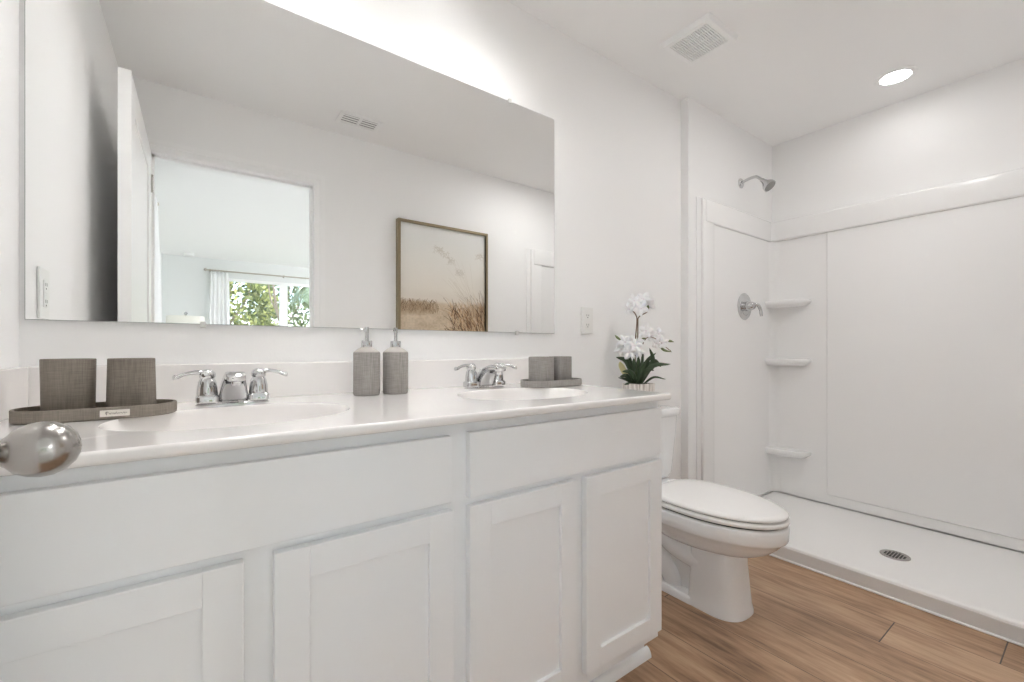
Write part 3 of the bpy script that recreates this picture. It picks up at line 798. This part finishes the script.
# ------------------------------------------------------------------ mirror
mx0, mx1, mz0, mz1 = -.3085, 1.2265, 1.0640, 1.9755
mr = thing('vanity_mirror', 'large frameless rectangular mirror over the double vanity', 'mirror', ((mx0 + mx1) / 2, -.003, mz0))
build(MB().box(mx0, mx1, -.0062, -.0012, mz0, mz1), 'mirror_backing', 'mirror_edge', mr)
build(MB().box(mx0 + .0012, mx1 - .0012, -.0070, -.0060, mz0 + .0012, mz1 - .0012), 'mirror_glass', 'mirror', mr)
for x, z, s_ in ((.994, mz1, 1), (1.028, mz0, -1), (.009, mz0, -1), (-.12, mz1, 1)):
    prof_ = [(-.0006, z + s_ * .0005), (-.0006, z + s_ * .009), (-.0090, z + s_ * .009), (-.0098, z + s_ * .006), (-.0098, z - s_ * .007), (-.0073, z - s_ * .007), (-.0073, z + s_ * .0005)]
    build(MB().prism(prof_, 'X', x - .006, x + .006), 'mirror_clip', 'clip', mr)

# ------------------------------------------------------------------ outlets
def plate(x0, x1, z0, z1, pos, axis, s_, label):
    """s_: direction the plate faces along its axis"""
    def bx(mb, a, b, d0, d1, c, d, bev=0):
        lo, hi = sorted((pos + s_ * d0, pos + s_ * d1))
        if axis == 'Y': mb.box(a, b, lo, hi, c, d, bev)
        else: mb.box(lo, hi, a, b, c, d, bev)
    loc = ((x0 + x1) / 2, pos, (z0 + z1) / 2) if axis == 'Y' else (pos, (x0 + x1) / 2, (z0 + z1) / 2)
    t = thing('electrical_outlet', label, 'outlet', loc)
    mb = MB(); bx(mb, x0, x1, .0005, .006, z0, z1, .0015); build(mb, 'cover_plate', 'outlet', t)
    cx, cz, = (x0 + x1) / 2, (z0 + z1) / 2
    mb = MB(); bx(mb, cx - .0165, cx + .0165, .005, .0085, cz - .034, cz + .034, .001); rc = build(mb, 'receptacle', 'outlet', t)
    mb = MB()
    for dz in (-.021, .021):
        for dx in (-.006, .006): bx(mb, cx + dx - .0011, cx + dx + .0011, .0080, .0088, cz + dz - .002, cz + dz + .006)
        bx(mb, cx - .0022, cx + .0022, .0080, .0088, cz + dz - .010, cz + dz - .006)
    build(mb, 'slot', 'dark', rc)
    mb = MB()
    for dz in (-.003, .003): bx(mb, cx - .008, cx + .008, .0082, .0095, cz + dz - .002, cz + dz + .002, .0003)
    build(mb, 'test_button', 'outlet', rc)
    return t
plate(1.388, 1.462, 1.069, 1.187, 0, 'Y', -1, 'white outlet on the wall to the right of the mirror')
plate(-.222, -.138, 1.075, 1.200, LX, 'X', 1, 'white outlet on the side wall, seen at the left end of the mirror')

# ------------------------------------------------------------------ framed picture on the opposite wall
AX0, AX1, AZ0, AZ1 = 1.099, 1.824, .98, 1.893
ar = thing('framed_picture', 'bronze framed picture of a sandy dune path with tall beach grass', 'picture', ((AX0 + AX1) / 2, WY, AZ0))
mb = MB(); fw_, dp = .018, .045
for a, b, c, d in ((AX0, AX0 + fw_, AZ0, AZ1), (AX1 - fw_, AX1, AZ0, AZ1), (AX0 + fw_, AX1 - fw_, AZ0, AZ0 + fw_), (AX0 + fw_, AX1 - fw_, AZ1 - fw_, AZ1)):
    mb.box(a, b, WY + .002, WY + dp, c, d)
build(mb, 'frame', 'bronze', ar, bev=.001)
NX, NZ = 300, 380
px = np.linspace(0, 1, NX); pz = np.linspace(0, 1, NZ)     # pz 0 = bottom
X_, Z_ = np.meshgrid(px, pz)
rg = np.random.default_rng(11)
def vnoise(fx, fz):
    g = rg.random((fz + 2, fx + 2)); a = X_ * fx; b = Z_ * fz; i = a.astype(int); j = b.astype(int); u = a - i; v = b - j; u = u * u * (3 - 2 * u); v = v * v * (3 - 2 * v)
    return (g[j, i] * (1 - u) + g[j, i + 1] * u) * (1 - v) + (g[j + 1, i] * (1 - u) + g[j + 1, i + 1] * u) * v
def lerp(a, b, t): return a[None, None, :] * (1 - t[..., None]) + b[None, None, :] * t[..., None]
c_ = lambda *k: np.array(k, float)
HZ = .395
im = lerp(c_(232, 224, 212), c_(230, 230, 226), np.clip((Z_ - HZ) / .5, 0, 1)) + (vnoise(3, 4)[..., None] - .5) * 10
haze = np.clip(1 - np.abs(Z_ - HZ - .03) / .07, 0, 1)
im = im * (1 - .025 * haze[..., None])
sand = lerp(c_(198, 178, 152), c_(224, 208, 186), vnoise(9, 16)) + (vnoise(60, 90)[..., None] - .5) * 22
edge = HZ - .02 + .012 * vnoise(8, 2)
below = 1 / (1 + np.exp((Z_ - edge) / .006))
im = im * (1 - below[..., None]) + sand * below[..., None]
def blend(mask, col): 
    global im
    im = im * (1 - mask[..., None]) + np.array(col, float)[None, None, :] * mask[..., None]
dl = np.clip(1 - ((X_ - .10) / .34) ** 2 - ((Z_ - .335) / .07) ** 2, 0, 1) ** .6 * (.35 + .65 * vnoise(70, 40)); blend(dl * .8, (158, 132, 102))
dr_ = np.clip(1 - ((X_ - 1.0) / .42) ** 2 - ((Z_ - .15) / .26) ** 2, 0, 1) ** .5 * (.35 + .65 * vnoise(60, 60)); blend(dr_ * .85, (138, 106, 76))
def stroke(x0, z0, x1, z1, bend, wd, col, al):
    n = 90
    for k in range(n):
        t = k / (n - 1); x = x0 + (x1 - x0) * t + bend * t * t; z = z0 + (z1 - z0) * t - abs(bend) * .35 * t * t
        i = int(x * (NX - 1)); j = int(z * (NZ - 1)); r = max(0, int(round(wd * (1 - t) * 1.2)))
        if 0 <= i < NX and 0 <= j < NZ:
            sl = (slice(j, j + 1), slice(max(0, i - r), min(NX, i + r + 1)))
            im[sl] = im[sl] * (1 - al) + np.array(col, float) * al
R_ = random.Random(4)
for _ in range(520):
    x = R_.uniform(.58, 1.05); z = R_.uniform(-.05, .30); L = R_.uniform(.06, .16) * (1.4 if x > .8 else 1)
    g = R_.choice([(96, 68, 44), (170, 134, 98), (206, 174, 136), (78, 54, 36), (218, 196, 166)])
    stroke(x, z, x - R_.uniform(-.04, .10), z + L, R_.uniform(-.10, .05), R_.choice([0, 1]), g, R_.uniform(.4, .85))
for _ in range(260):
    x = R_.uniform(-.02, .42); z = R_.uniform(.29, .37)
    stroke(x, z, x + R_.uniform(-.02, .02), z + R_.uniform(.02, .05), R_.uniform(-.02, .02), 0, R_.choice([(120, 98, 72), (170, 148, 120), (150, 124, 94)]), .6)
for _ in range(22):
    x = R_.uniform(.78, 1.0); stroke(x, .28, x - R_.uniform(.02, .35), R_.uniform(.45, .80), -R_.uniform(0, .12), 0, (178, 166, 148), .5)
for sx_, sz_ in ((.42, .83), (.50, .80), (.57, .75), (.93, .82), (.68, .66)):
    for _ in range(26): stroke(sx_ + R_.uniform(-.05, .05), sz_ + R_.uniform(-.03, .03), sx_ + R_.uniform(-.07, .07), sz_ + R_.uniform(-.05, .02), 0, 0, (205, 199, 188), .3)
im = np.clip(im, 0, 255) / 255
lin = np.where(im <= .04045, im / 12.92, ((im + .055) / 1.055) ** 2.4)
xs = AX0 + fw_ + (AX1 - AX0 - 2 * fw_) * px; zs = AZ0 + fw_ + (AZ1 - AZ0 - 2 * fw_) * pz
verts = [(float(x) - (AX0 + AX1) / 2, .028, float(z) - AZ0) for z in zs for x in xs]
faces = [(j * NX + i + 1, j * NX + i, (j + 1) * NX + i, (j + 1) * NX + i + 1) for j in range(NZ - 1) for i in range(NX - 1)]
me = bpy.data.meshes.new('canvas'); me.from_pydata(verts, [], faces)
ca = me.color_attributes.new('paint', 'FLOAT_COLOR', 'POINT')
ca.data.foreach_set('color', np.concatenate([lin.reshape(-1, 3), np.ones((NX * NZ, 1))], 1).astype(np.float32).ravel())
m = mat('printed_canvas', (1, 1, 1), .7); at_ = m.node_tree.nodes.new('ShaderNodeVertexColor'); at_.layer_name = 'paint'
m.node_tree.links.new(at_.outputs[0], m.node_tree.nodes['Principled BSDF'].inputs['Base Color'])
me.materials.append(m); cv = bpy.data.objects.new('canvas', me); COL.objects.link(cv); cv.parent = ar

# ------------------------------------------------------------------ ceiling fittings
def air_vent(x0, x1, y0, y1):
    t = thing('air_vent', 'white ceiling air vent with two louvred sections seen in the mirror', 'vent', ((x0 + x1) / 2, (y0 + y1) / 2, CZ))
    f = .024; xm = (x0 + x1) / 2
    mb = MB()
    mb.box(x0 - f, x1 + f, y0 - f, y0, CZ - .007, CZ, .002); mb.box(x0 - f, x1 + f, y1, y1 + f, CZ - .007, CZ, .002)
    mb.box(x0 - f, x0, y0, y1, CZ - .007, CZ, .002); mb.box(x1, x1 + f, y0, y1, CZ - .007, CZ, .002); mb.box(xm - .008, xm + .008, y0, y1, CZ - .007, CZ, .002)
    build(mb, 'frame', 'grille', t)
    build(MB().box(x0, x1, y0, y1, CZ - .0012, CZ - .0002), 'duct', 'grey', t)
    mb = MB(); n = 4
    for a, b in ((x0, xm - .008), (xm + .008, x1)):
        for k in range(n):
            y = y0 + (k + .5) * (y1 - y0) / n
            mb.loft([[(a, y - .006, CZ - .0050), (a, y - .006, CZ - .0058), (a, y + .004, CZ - .0040), (a, y + .004, CZ - .0032)], [(b, y - .006, CZ - .0050), (b, y - .006, CZ - .0058), (b, y + .004, CZ - .0040), (b, y + .004, CZ - .0032)]])
    build(mb, 'louvres', 'grille', t)
air_vent(.686, .884, -1.332, -1.228)

fx0, fx1, fy0, fy1 = 1.682, 1.914, -.438, -.205
fn = thing('exhaust_fan', 'square white exhaust fan grille on the ceiling', 'fan', ((fx0 + fx1) / 2, (fy0 + fy1) / 2, CZ))
g_ = .030; zb_ = CZ - .020
mb = MB()
def frust(x0, x1, y0, y1, i0x, i1x, i0y, i1y):
    o1 = [(x0, y0, CZ - .0005), (x1, y0, CZ - .0005), (x1, y1, CZ - .0005), (x0, y1, CZ - .0005)]
    k = .008; o2 = [(x0 + k, y0 + k, zb_), (x1 - k, y0 + k, zb_), (x1 - k, y1 - k, zb_), (x0 + k, y1 - k, zb_)]
    o3 = [(i0x, i0y, zb_), (i1x, i0y, zb_), (i1x, i1y, zb_), (i0x, i1y, zb_)]
    o4 = [(a, b, CZ - .012) for a, b, c in o3]
    mb.loft([o1, o2, o3, o4], caps=False)
frust(fx0, fx1, fy0, fy1, fx0 + g_, fx1 - g_, fy0 + g_, fy1 - g_)
build(mb, 'frame', 'grille', fn, bev=.002)
build(MB().box(fx0 + g_ - .002, fx1 - g_ + .002, fy0 + g_ - .002, fy1 - g_ + .002, CZ - .009, CZ - .006), 'duct', 'soft_grey', fn)
mb = MB(); n = 17
for k in range(n):
    y = fy0 + g_ + (k + .5) * (fy1 - fy0 - 2 * g_) / n; mb.box(fx0 + g_, fx1 - g_, y - .0032, y + .0032, zb_ + .001, zb_ + .006)
for k in range(1, 4):
    x = fx0 + g_ + k * (fx1 - fx0 - 2 * g_) / 4; mb.box(x - .002, x + .002, fy0 + g_, fy1 - g_, zb_ + .0015, zb_ + .008)
build(mb, 'grille', 'grille', fn)

def can_light(rx, ry, rad, m_, label):
    rl = thing('recessed_light', label, 'ceiling light', (rx, ry, CZ))
    build(MB().lathe([(rad, CZ - .004), (rad + .002, CZ - .0065), (rad + .020, CZ - .004), (rad + .025, CZ - .0005), (rad, CZ - .0005), (rad, CZ - .004)], (rx, ry, 0), 'Z', 56, caps=False), 'trim_ring', 'grille', rl, smooth=40)
    build(MB().lathe([(.0005, CZ - .0035), (rad + .0005, CZ - .0035)], (rx, ry, 0), 'Z', 56, caps=False), 'led_lens', m_, rl)
can_light(2.842, -.757, .060, 'led', 'round lit recessed ceiling light above the shower')
can_light(2.13, -.93, .055, 'led_shower_fill', 'small round ceiling light added out of view in front of the shower')  # unseen lamp added to brighten the toilet and shower side
def downlight(rx, ry, label):  # unseen lamps added to light the counter and the room around it
    t = thing('added_downlight', label, 'ceiling light', (rx, ry, CZ), 'added downlights above the vanity')
    z1 = CZ - .085
    build(MB().lathe([(.0005, CZ - .0006), (.080, CZ - .0006), (.080, z1 + .002), (.078, z1), (.074, z1), (.072, z1 + .003), (.070, CZ - .018), (.0005, CZ - .018)], (rx, ry, 0), 'Z', 48, caps=False), 'housing', 'grille', t, smooth=40)
    build(MB().lathe([(.0005, CZ - .022), (.066, CZ - .022)], (rx, ry, 0), 'Z', 48, caps=False), 'led_lens', 'led_vanity_fill', t)
downlight(.20, -.36, 'white cylinder downlight added out of view above the near left basin')
downlight(.81, -.36, 'white cylinder downlight added out of view above the far right basin')

# vanity light bar above the mirror (just above the picture's upper edge)
vx, vz = .44, 2.318
vl = thing('vanity_light', 'three globe vanity light bar on the wall above the mirror', 'wall light', (vx, 0, vz))
build(MB().box(vx - .26, vx + .26, -.025, -.0008, vz - .028, vz + .028), 'back_plate', 'nickel', vl, bev=.006)
for k in (-1, 0, 1):
    x = vx + k * .19
    a_ = build(MB().tube(spl([(x, -.02, vz), (x, -.09, vz + .012), (x, -.145, vz)]), .008), 'arm', 'nickel', vl, smooth=50)
    build(MB().lathe([(.0005, vz - .004), (.020, vz - .006), (.022, vz - .016), (.0005, vz - .016)], (x, -.145, 0), 'Z', 24), 'socket_cap', 'nickel', a_, smooth=40)
    gr = .050; gz = vz - .016 - gr
    build(MB().lathe([(.0005, gz - gr)] + [(gr * math.cos(R(t)), gz + gr * math.sin(R(t))) for t in range(-80, 81, 10)] + [(.0005, gz + gr)], (x, -.145, 0), 'Z', 28), 'glass_shade', 'bulb', vl, smooth=60)

# ------------------------------------------------------------------ shower
PX0, PX1 = 2.222, SX - .022
sp0 = thing('shower_pan', 'low white acrylic shower pan with a ribbed kerb greyed for shade', 'shower pan', (2.7, -.77, FL))
YA, YB = JY - .003, WY + .003
mb = MB()
K = 26; J = 30
dx_, dy_ = 2.645, -.80
def panz(x, y):
    d = math.hypot((x - dx_) / .55, (y - dy_) / .8); return .030 + .014 * min(1, d)
rows = []
for j in range(J + 1):
    y = YB + .02 + (YA - YB - .04) * j / J; row = []
    for i in range(K + 1):
        x = 2.285 + (PX1 - 2.285) * i / K; row.append((x, y, panz(x, y)))
    rows.append(row)
mb.loft(rows, caps=False, close=False)
# kerb profile along Y
kp = [(PX0, FL), (PX0, FL + .004), (PX0 + .003, FL + .008), (PX0 + .003, FL + .060), (PX0 + .0045, FL + .067), (PX0 + .010, FL + .071), (PX0 + .045, FL + .070), (PX0 + .055, FL + .066), (PX0 + .063, .050)]
kr = []
for y in (YB, YA): kr.append([(a, y, b) for a, b in kp])
mb.loft(kr, caps=False, close=False)
for y0, y1 in ((YB, YB + .02), (YA - .02, YA)):
    mb.loft([[(PX0 + .063, y0, .05), (PX1, y0, .05)], [(PX0 + .063, y1, .046), (PX1, y1, .046)]], caps=False, close=False)
build(mb, 'pan', 'panacrylic', sp0, smooth=50)
build(MB().box(PX0 + .0005, PX0 + .0032, YB, YA, FL + .009, FL + .0595), 'shaded_kerb_face', 'kerb', sp0, bev=.001)['label'] = 'ribbed kerb face with its shade put into pale grey'
# white bead at the foot of the kerb
build(MB().tube([(PX0 - .002, YB, FL + .004), (PX0 - .002, YA, FL + .004)], .005, 8), 'sealant_bead', 'trim', sp0, smooth=60)
dn = build(MB().lathe([(.0005, .0335), (.040, .0335), (.054, .0345), (.056, .033), (.056, .028), (.0005, .028)], (dx_, dy_, 0), 'Z', 40), 'drain', 'nickel', sp0, smooth=40)
mb = MB()
for i in range(-3, 4):
    for j in range(-3, 4):
        if i * i + j * j <= 10: mb.box(dx_ + i * .0115 - .0038, dx_ + i * .0115 + .0038, dy_ + j * .0115 - .0038, dy_ + j * .0115 + .0038, .0334, .0340)
build(mb, 'drain_holes', 'dark', dn)

su = thing('shower_surround', 'glossy white moulded shower surround with three corner shelves', 'shower surround', (2.7, -.77, .045))
ZT, ZR, ZB = 1.843, 1.712, .050
SFY = JY - .012       # lower panel face on the mirror-side wall
BKX = SX - .022       # lower panel face on the back wall
def side_panel(yw, s_):
    """yw wall plane, s_ = direction into the shower (-1 or +1)"""
    mb = MB()
    def bx(x0, x1, d0, d1, z0, z1, bev=.0):
        lo, hi = sorted((yw + s_ * d0, yw + s_ * d1)); mb.box(x0, x1, lo, hi, z0, z1, bev, 3)
    bx(2.234, 2.30, .0008, .006, .0822, ZT, .002)          # nailing flange
    bx(2.275, 2.392, .0008, .020, .0822, ZT, .008)          # front column
    bx(2.2875, 2.390, .0008, .018, ZB, .095)
    bx(2.385, BKX + .002, .0008, .012, ZB, ZR + .01, 0)    # recessed field
    bx(2.300, BKX + .002, .0008, .0245, ZR, ZT, .009)       # upper band
    return build(mb, 'side_panel', 'acrylic', su, smooth=40)
side_panel(JY, -1); side_panel(WY, 1)
mb = MB()
mb.box(BKX, SX - .0008, WY + .001, JY - .001, ZB, ZR + .01)
mb.box(BKX - .026, SX - .0008, WY + .001, JY - .001, ZR, ZT, .012, 4)
# raised centre field with rounded edges
mb.box(BKX - .010, BKX + .004, WY + .325, -.370, ZB + .055, ZR + .004, .009, 4)
build(mb, 'back_panel', 'acrylic', su, smooth=40)
# corner column with coves and three shelves, mirrored at the far end
def corner(ya, s_):
    """ya: side field plane; s_: direction away from it along Y"""
    mb = MB(); n = 10; r = .055
    pts = [(BKX + .003, ya - s_ * .001), (BKX - r, ya - s_ * .001)] + [(BKX - r + r * math.sin(R(90 * k / n)), ya + s_ * (r - r * math.cos(R(90 * k / n)))) for k in range(n + 1)] + [(BKX + .003, ya + s_ * r)]
    mb.prism(pts, 'Z', ZB, ZR + .005)
    # rounded corner of the upper band
    r2 = .03; xo, yo = BKX - .026, ya + s_ * .0115
    pts = [(BKX + .003, yo - s_ * .002), (xo - r2, yo - s_ * .001)] + [(xo - r2 + r2 * math.sin(R(90 * k / n)), yo + s_ * (r2 - r2 * math.cos(R(90 * k / n)))) for k in range(n + 1)] + [(BKX + .003, yo + s_ * r2)]
    mb.prism(pts, 'Z', ZR + .006, ZT - .005)
    build(mb, 'corner_cove', 'acrylic', su, smooth=40)
    for zt_ in (1.314, .937, .350):
        mb = MB(); rings = []
        # plan outline of a shelf: nearly square front with rounded nose
        def outline(ax, ay, z, k=1.0):
            o = []
            N = 18
            for i in range(N + 1):
                t = R(90 * i / N); p = 3.4
                o.append((BKX + .002 - ax * k * abs(math.cos(t)) ** (2 / p), ya - s_ * .001 + s_ * ay * k * abs(math.sin(t)) ** (2 / p), z))
            o.append((BKX + .002, ya - s_ * .001, z))
            return o
        AX_, AY_ = .105, .232
        for kx, ky_, dz in ((.90, .90, .001), (.965, .965, 0), (.99, .99, -.004), (1.0, 1.0, -.012), (.99, .99, -.021), (.955, .955, -.028), (.90, .92, -.034), (.80, .87, -.045), (.60, .78, -.085), (.42, .66, -.14), (.26, .54, -.20), (.10, .44, -.26), (.01, .38, -.30)):
            rings.append([(BKX + .002 + (p_[0] - BKX - .002) * kx, ya - s_ * .001 + (p_[1] - ya + s_ * .001) * ky_, zt_ + dz) for p_ in outline(AX_, AY_, 0)])
        rings = rings[:8]
        mb.loft(rings)
        build(mb, 'shelf', 'acrylic', su, smooth=50)
corner(SFY, -1); corner(WY + .012, 1)

# shower head
hx, hz = 2.725, 2.026
sh = thing('shower_sprayer', 'chrome shower head on a curved arm above the surround', 'shower head', (hx, JY, hz))
build(MB().lathe([(.0005, JY - .0005), (.030, JY - .0005), (.031, JY - .004), (.024, JY - .011), (.013, JY - .014), (.0115, JY - .014)][::1], (hx, 0, hz), 'Y', 32), 'flange', 'chrome', sh, smooth=40)
ap = spl([(hx, JY - .004, hz), (hx, JY - .05, hz + .012), (hx, JY - .095, hz + .010), (hx, JY - .130, hz - .022)], 7)
build(MB().tube(ap, .0085, 14), 'arm', 'chrome', sh, smooth=60)
q = Vector((hx, JY - .130, hz - .022)); d = Vector((0, -.66, -.75)).normalized()
build(MB().tube([q - d * .006, q + d * .008, q + d * .014, q + d * .024, q + d * .045, q + d * .058, q + d * .064], [.012, .013, .016, .019, .034, .037, .036], 28), 'spray_head', 'chrome', sh, smooth=40)
build(MB().tube([q + d * .0635, q + d * .066], [.032, .031], 28), 'spray_face', 'grey', sh, smooth=30)
# valve
vy = SFY; vxx, vzz = 2.745, 1.262
sv = thing('shower_valve', 'round chrome shower valve with lever handle on the surround wall', 'shower valve', (vxx, vy, vzz))
build(MB().lathe([(.0005, vy - .0005), (.082, vy - .0005), (.083, vy - .003), (.078, vy - .008), (.060, vy - .012), (.055, vy - .010), (.040, vy - .013), (.0005, vy - .013)], (vxx, 0, vzz), 'Y', 48), 'escutcheon', 'chrome', sv, smooth=40)
hd = build(MB().lathe([(.030, vy - .012), (.030, vy - .030), (.026, vy - .048), (.020, vy - .062), (.012, vy - .068), (.0005, vy - .069)], (vxx, 0, vzz), 'Y', 32), 'handle_hub', 'chrome', sv, smooth=40)
build(MB().tube(spl([(vxx, vy - .050, vzz), (vxx + .012, vy - .075, vzz + .006), (vxx + .022, vy - .088, vzz - .025), (vxx + .024, vy - .092, vzz - .065)], 6), [.012] * 6 + [.010] * 6 + [.009] * 5 + [.008] * 2, 12), 'lever', 'chrome', hd, smooth=60)

# ------------------------------------------------------------------ toilet
TXC = 1.640
to = thing('toilet', 'white elongated two piece toilet with closed lid beside the vanity', 'toilet', (TXC, -.37, FL))
mb = MB()
def rr2(x0, x1, y0, y1, z, r, n=6):
    out = []
    for cx_, cy_, a0 in ((x1 - r, y1 - r, 0), (x0 + r, y1 - r, 90), (x0 + r, y0 + r, 180), (x1 - r, y0 + r, 270)):
        for k in range(n + 1):
            a = R(a0 + 90 * k / n); out.append((cx_ + r * math.cos(a), cy_ + r * math.sin(a), z))
    return out
def tankring(hw, yf, z, r=.035): return rr2(TXC - hw, TXC + hw, yf, -.022, z, r)
mb.loft([tankring(.165, -.150, .385, .03), tankring(.180, -.168, .395), tankring(.190, -.180, .42), tankring(.205, -.192, .60), tankring(.210, -.196, .685)])
build(mb, 'tank', 'china', to, smooth=50)
mb = MB().loft([tankring(.208, -.195, .6855), tankring(.217, -.204, .688), tankring(.220, -.207, .695), tankring(.220, -.207, .716), tankring(.216, -.203, .722), tankring(.205, -.192, .724)])
build(mb, 'tank_lid', 'china', to, smooth=50)
mb = MB().lathe([(.0005, -.216), (.012, -.214), (.013, -.196), (.0005, -.194)], (TXC - .15, 0, .64), 'Y', 20); mb.tube([(TXC - .15, -.213, .64), (TXC - .11, -.220, .637), (TXC - .075, -.222, .632)], [.006, .005, .006])
build(mb, 'flush_lever', 'chrome', to, smooth=50)

def egg(yb, yf, hw, z, n=64, pb=3.2, pf=2.0, wy=None):
    """outline seen from above: squarer at the back yb, oval towards the front yf"""
    ym = wy if wy is not None else yb + (yf - yb) * .42
    out = []
    for i in range(n):
        a = 2 * math.pi * i / n; c, s_ = math.cos(a), math.sin(a)
        if s_ >= 0: p, ly = pb, yb - ym
        else: p, ly = pf, ym - yf
        out.append((TXC + hw * math.copysign(abs(c) ** (2 / p), c), ym + ly * math.copysign(abs(s_) ** (2 / p), s_), z))
    return out
YF = -.742
mb = MB()
# bowl outside: rim band then undercut, narrowing into the pedestal
mb.loft([egg(-.235, YF + .010, .173, .3765), egg(-.23, YF + .002, .180, .3745), egg(-.23, YF, .182, .368), egg(-.23, YF + .002, .1815, .328), egg(-.231, YF + .005, .179, .322), egg(-.232, YF + .014, .171, .316),
         egg(-.235, YF + .030, .158, .296), egg(-.24, YF + .060, .138, .268), egg(-.25, YF + .10, .112, .246), egg(-.26, YF + .15, .085, .228), egg(-.28, YF + .19, .065, .218)])
# deck under the tank
mb.loft([rr2(TXC - .125, TXC + .125, -.27, -.03, .28, .03), rr2(TXC - .14, TXC + .14, -.29, -.025, .32, .03), rr2(TXC - .165, TXC + .165, -.29, -.022, .352, .03), rr2(TXC - .165, TXC + .165, -.29, -.022, .386, .03)])
# pedestal column
def col(yb, yf, hw, z): return egg(yb, yf, hw, z, 64, 8, 2.6, wy=yb + (yf - yb) * .45)
mb.loft([col(-.420, -.615, .102, FL + .001), col(-.420, -.614, .102, FL + .012), col(-.421, -.608, .100, FL + .03), col(-.422, -.602, .091, .12), col(-.424, -.596, .086, .19), col(-.426, -.597, .086, .25), col(-.43, -.605, .090, .29)])
# foot plate to the back
mb.loft([rr2(TXC - .104, TXC + .104, -.47, -.13, FL + .001, .04), rr2(TXC - .104, TXC + .104, -.47, -.13, FL + .018, .04), rr2(TXC - .096, TXC + .096, -.47, -.14, FL + .030, .03)])
# core web and trapway
mb.loft([rr2(TXC - .055, TXC + .055, -.46, -.12, FL + .02, .02), rr2(TXC - .05, TXC + .05, -.46, -.10, .34, .02)])
for s_ in (-1, 1):
    mb.tube(spl([(TXC + s_ * .045, -.19, .335), (TXC + s_ * .050, -.255, .265), (TXC + s_ * .052, -.335, .200), (TXC + s_ * .045, -.46, .170)], 8), .044, 18)
    mb.tube(spl([(TXC + s_ * .030, -.13, .25), (TXC + s_ * .045, -.20, .185), (TXC + s_ * .050, -.275, .125), (TXC + s_ * .048, -.325, .07), (TXC + s_ * .040, -.335, .02)], 8), .042, 18)
build(mb, 'bowl', 'china', to, smooth=60)
for s_ in (-1, 1):
    build(MB().lathe([(.017, FL + .03), (.017, FL + .040), (.012, FL + .050), (.0005, FL + .053)], (TXC + s_ * .092, -.262, 0), 'Z', 20), 'bolt_cap', 'seat', to, smooth=50)
# seat, dark gaps, lid
def slabegg(z0, z1, yb, yf, hw, r, name, m):
    rings = [egg(yb - r, yf + r, hw - r, z0), egg(yb - r * .3, yf + r * .3, hw - r * .3, z0 + r * .35), egg(yb, yf, hw, z0 + r), egg(yb, yf, hw, z1 - r), egg(yb - r * .3, yf + r * .3, hw - r * .3, z1 - r * .35), egg(yb - r, yf + r, hw - r, z1)]
    return build(MB().loft(rings), name, m, to, smooth=60)
slabegg(.3835, .4015, -.245, YF - .001, .184, .006, 'seat', 'seat')
mb = MB()
mb.loft([egg(-.262, YF + .012, .173, 0.4045), egg(-.258, YF + .004, .1795, 0.4070), egg(-.256, YF + .002, .181, 0.4120), egg(-.258, YF + .006, .178, 0.4175), egg(-.27, YF + .03, .158, 0.4210), egg(-.30, YF + .12, .10, 0.4235), egg(-.36, YF + .22, .03, 0.4245)])
build(mb, 'lid', 'seat', to, smooth=60)
build(MB().loft([egg(-.262, YF + .016, .168, .3755), egg(-.262, YF + .016, .168, .4070)]), 'seat_gap_shade', 'dark', to)  # dark filler painting the shade in the seat and lid gaps
for s_ in (-1, 1):
    build(MB().box(TXC + s_ * .075 - .022, TXC + s_ * .075 + .022, -.262, -.232, .379, .414, .006, 3), 'hinge', 'seat', to)
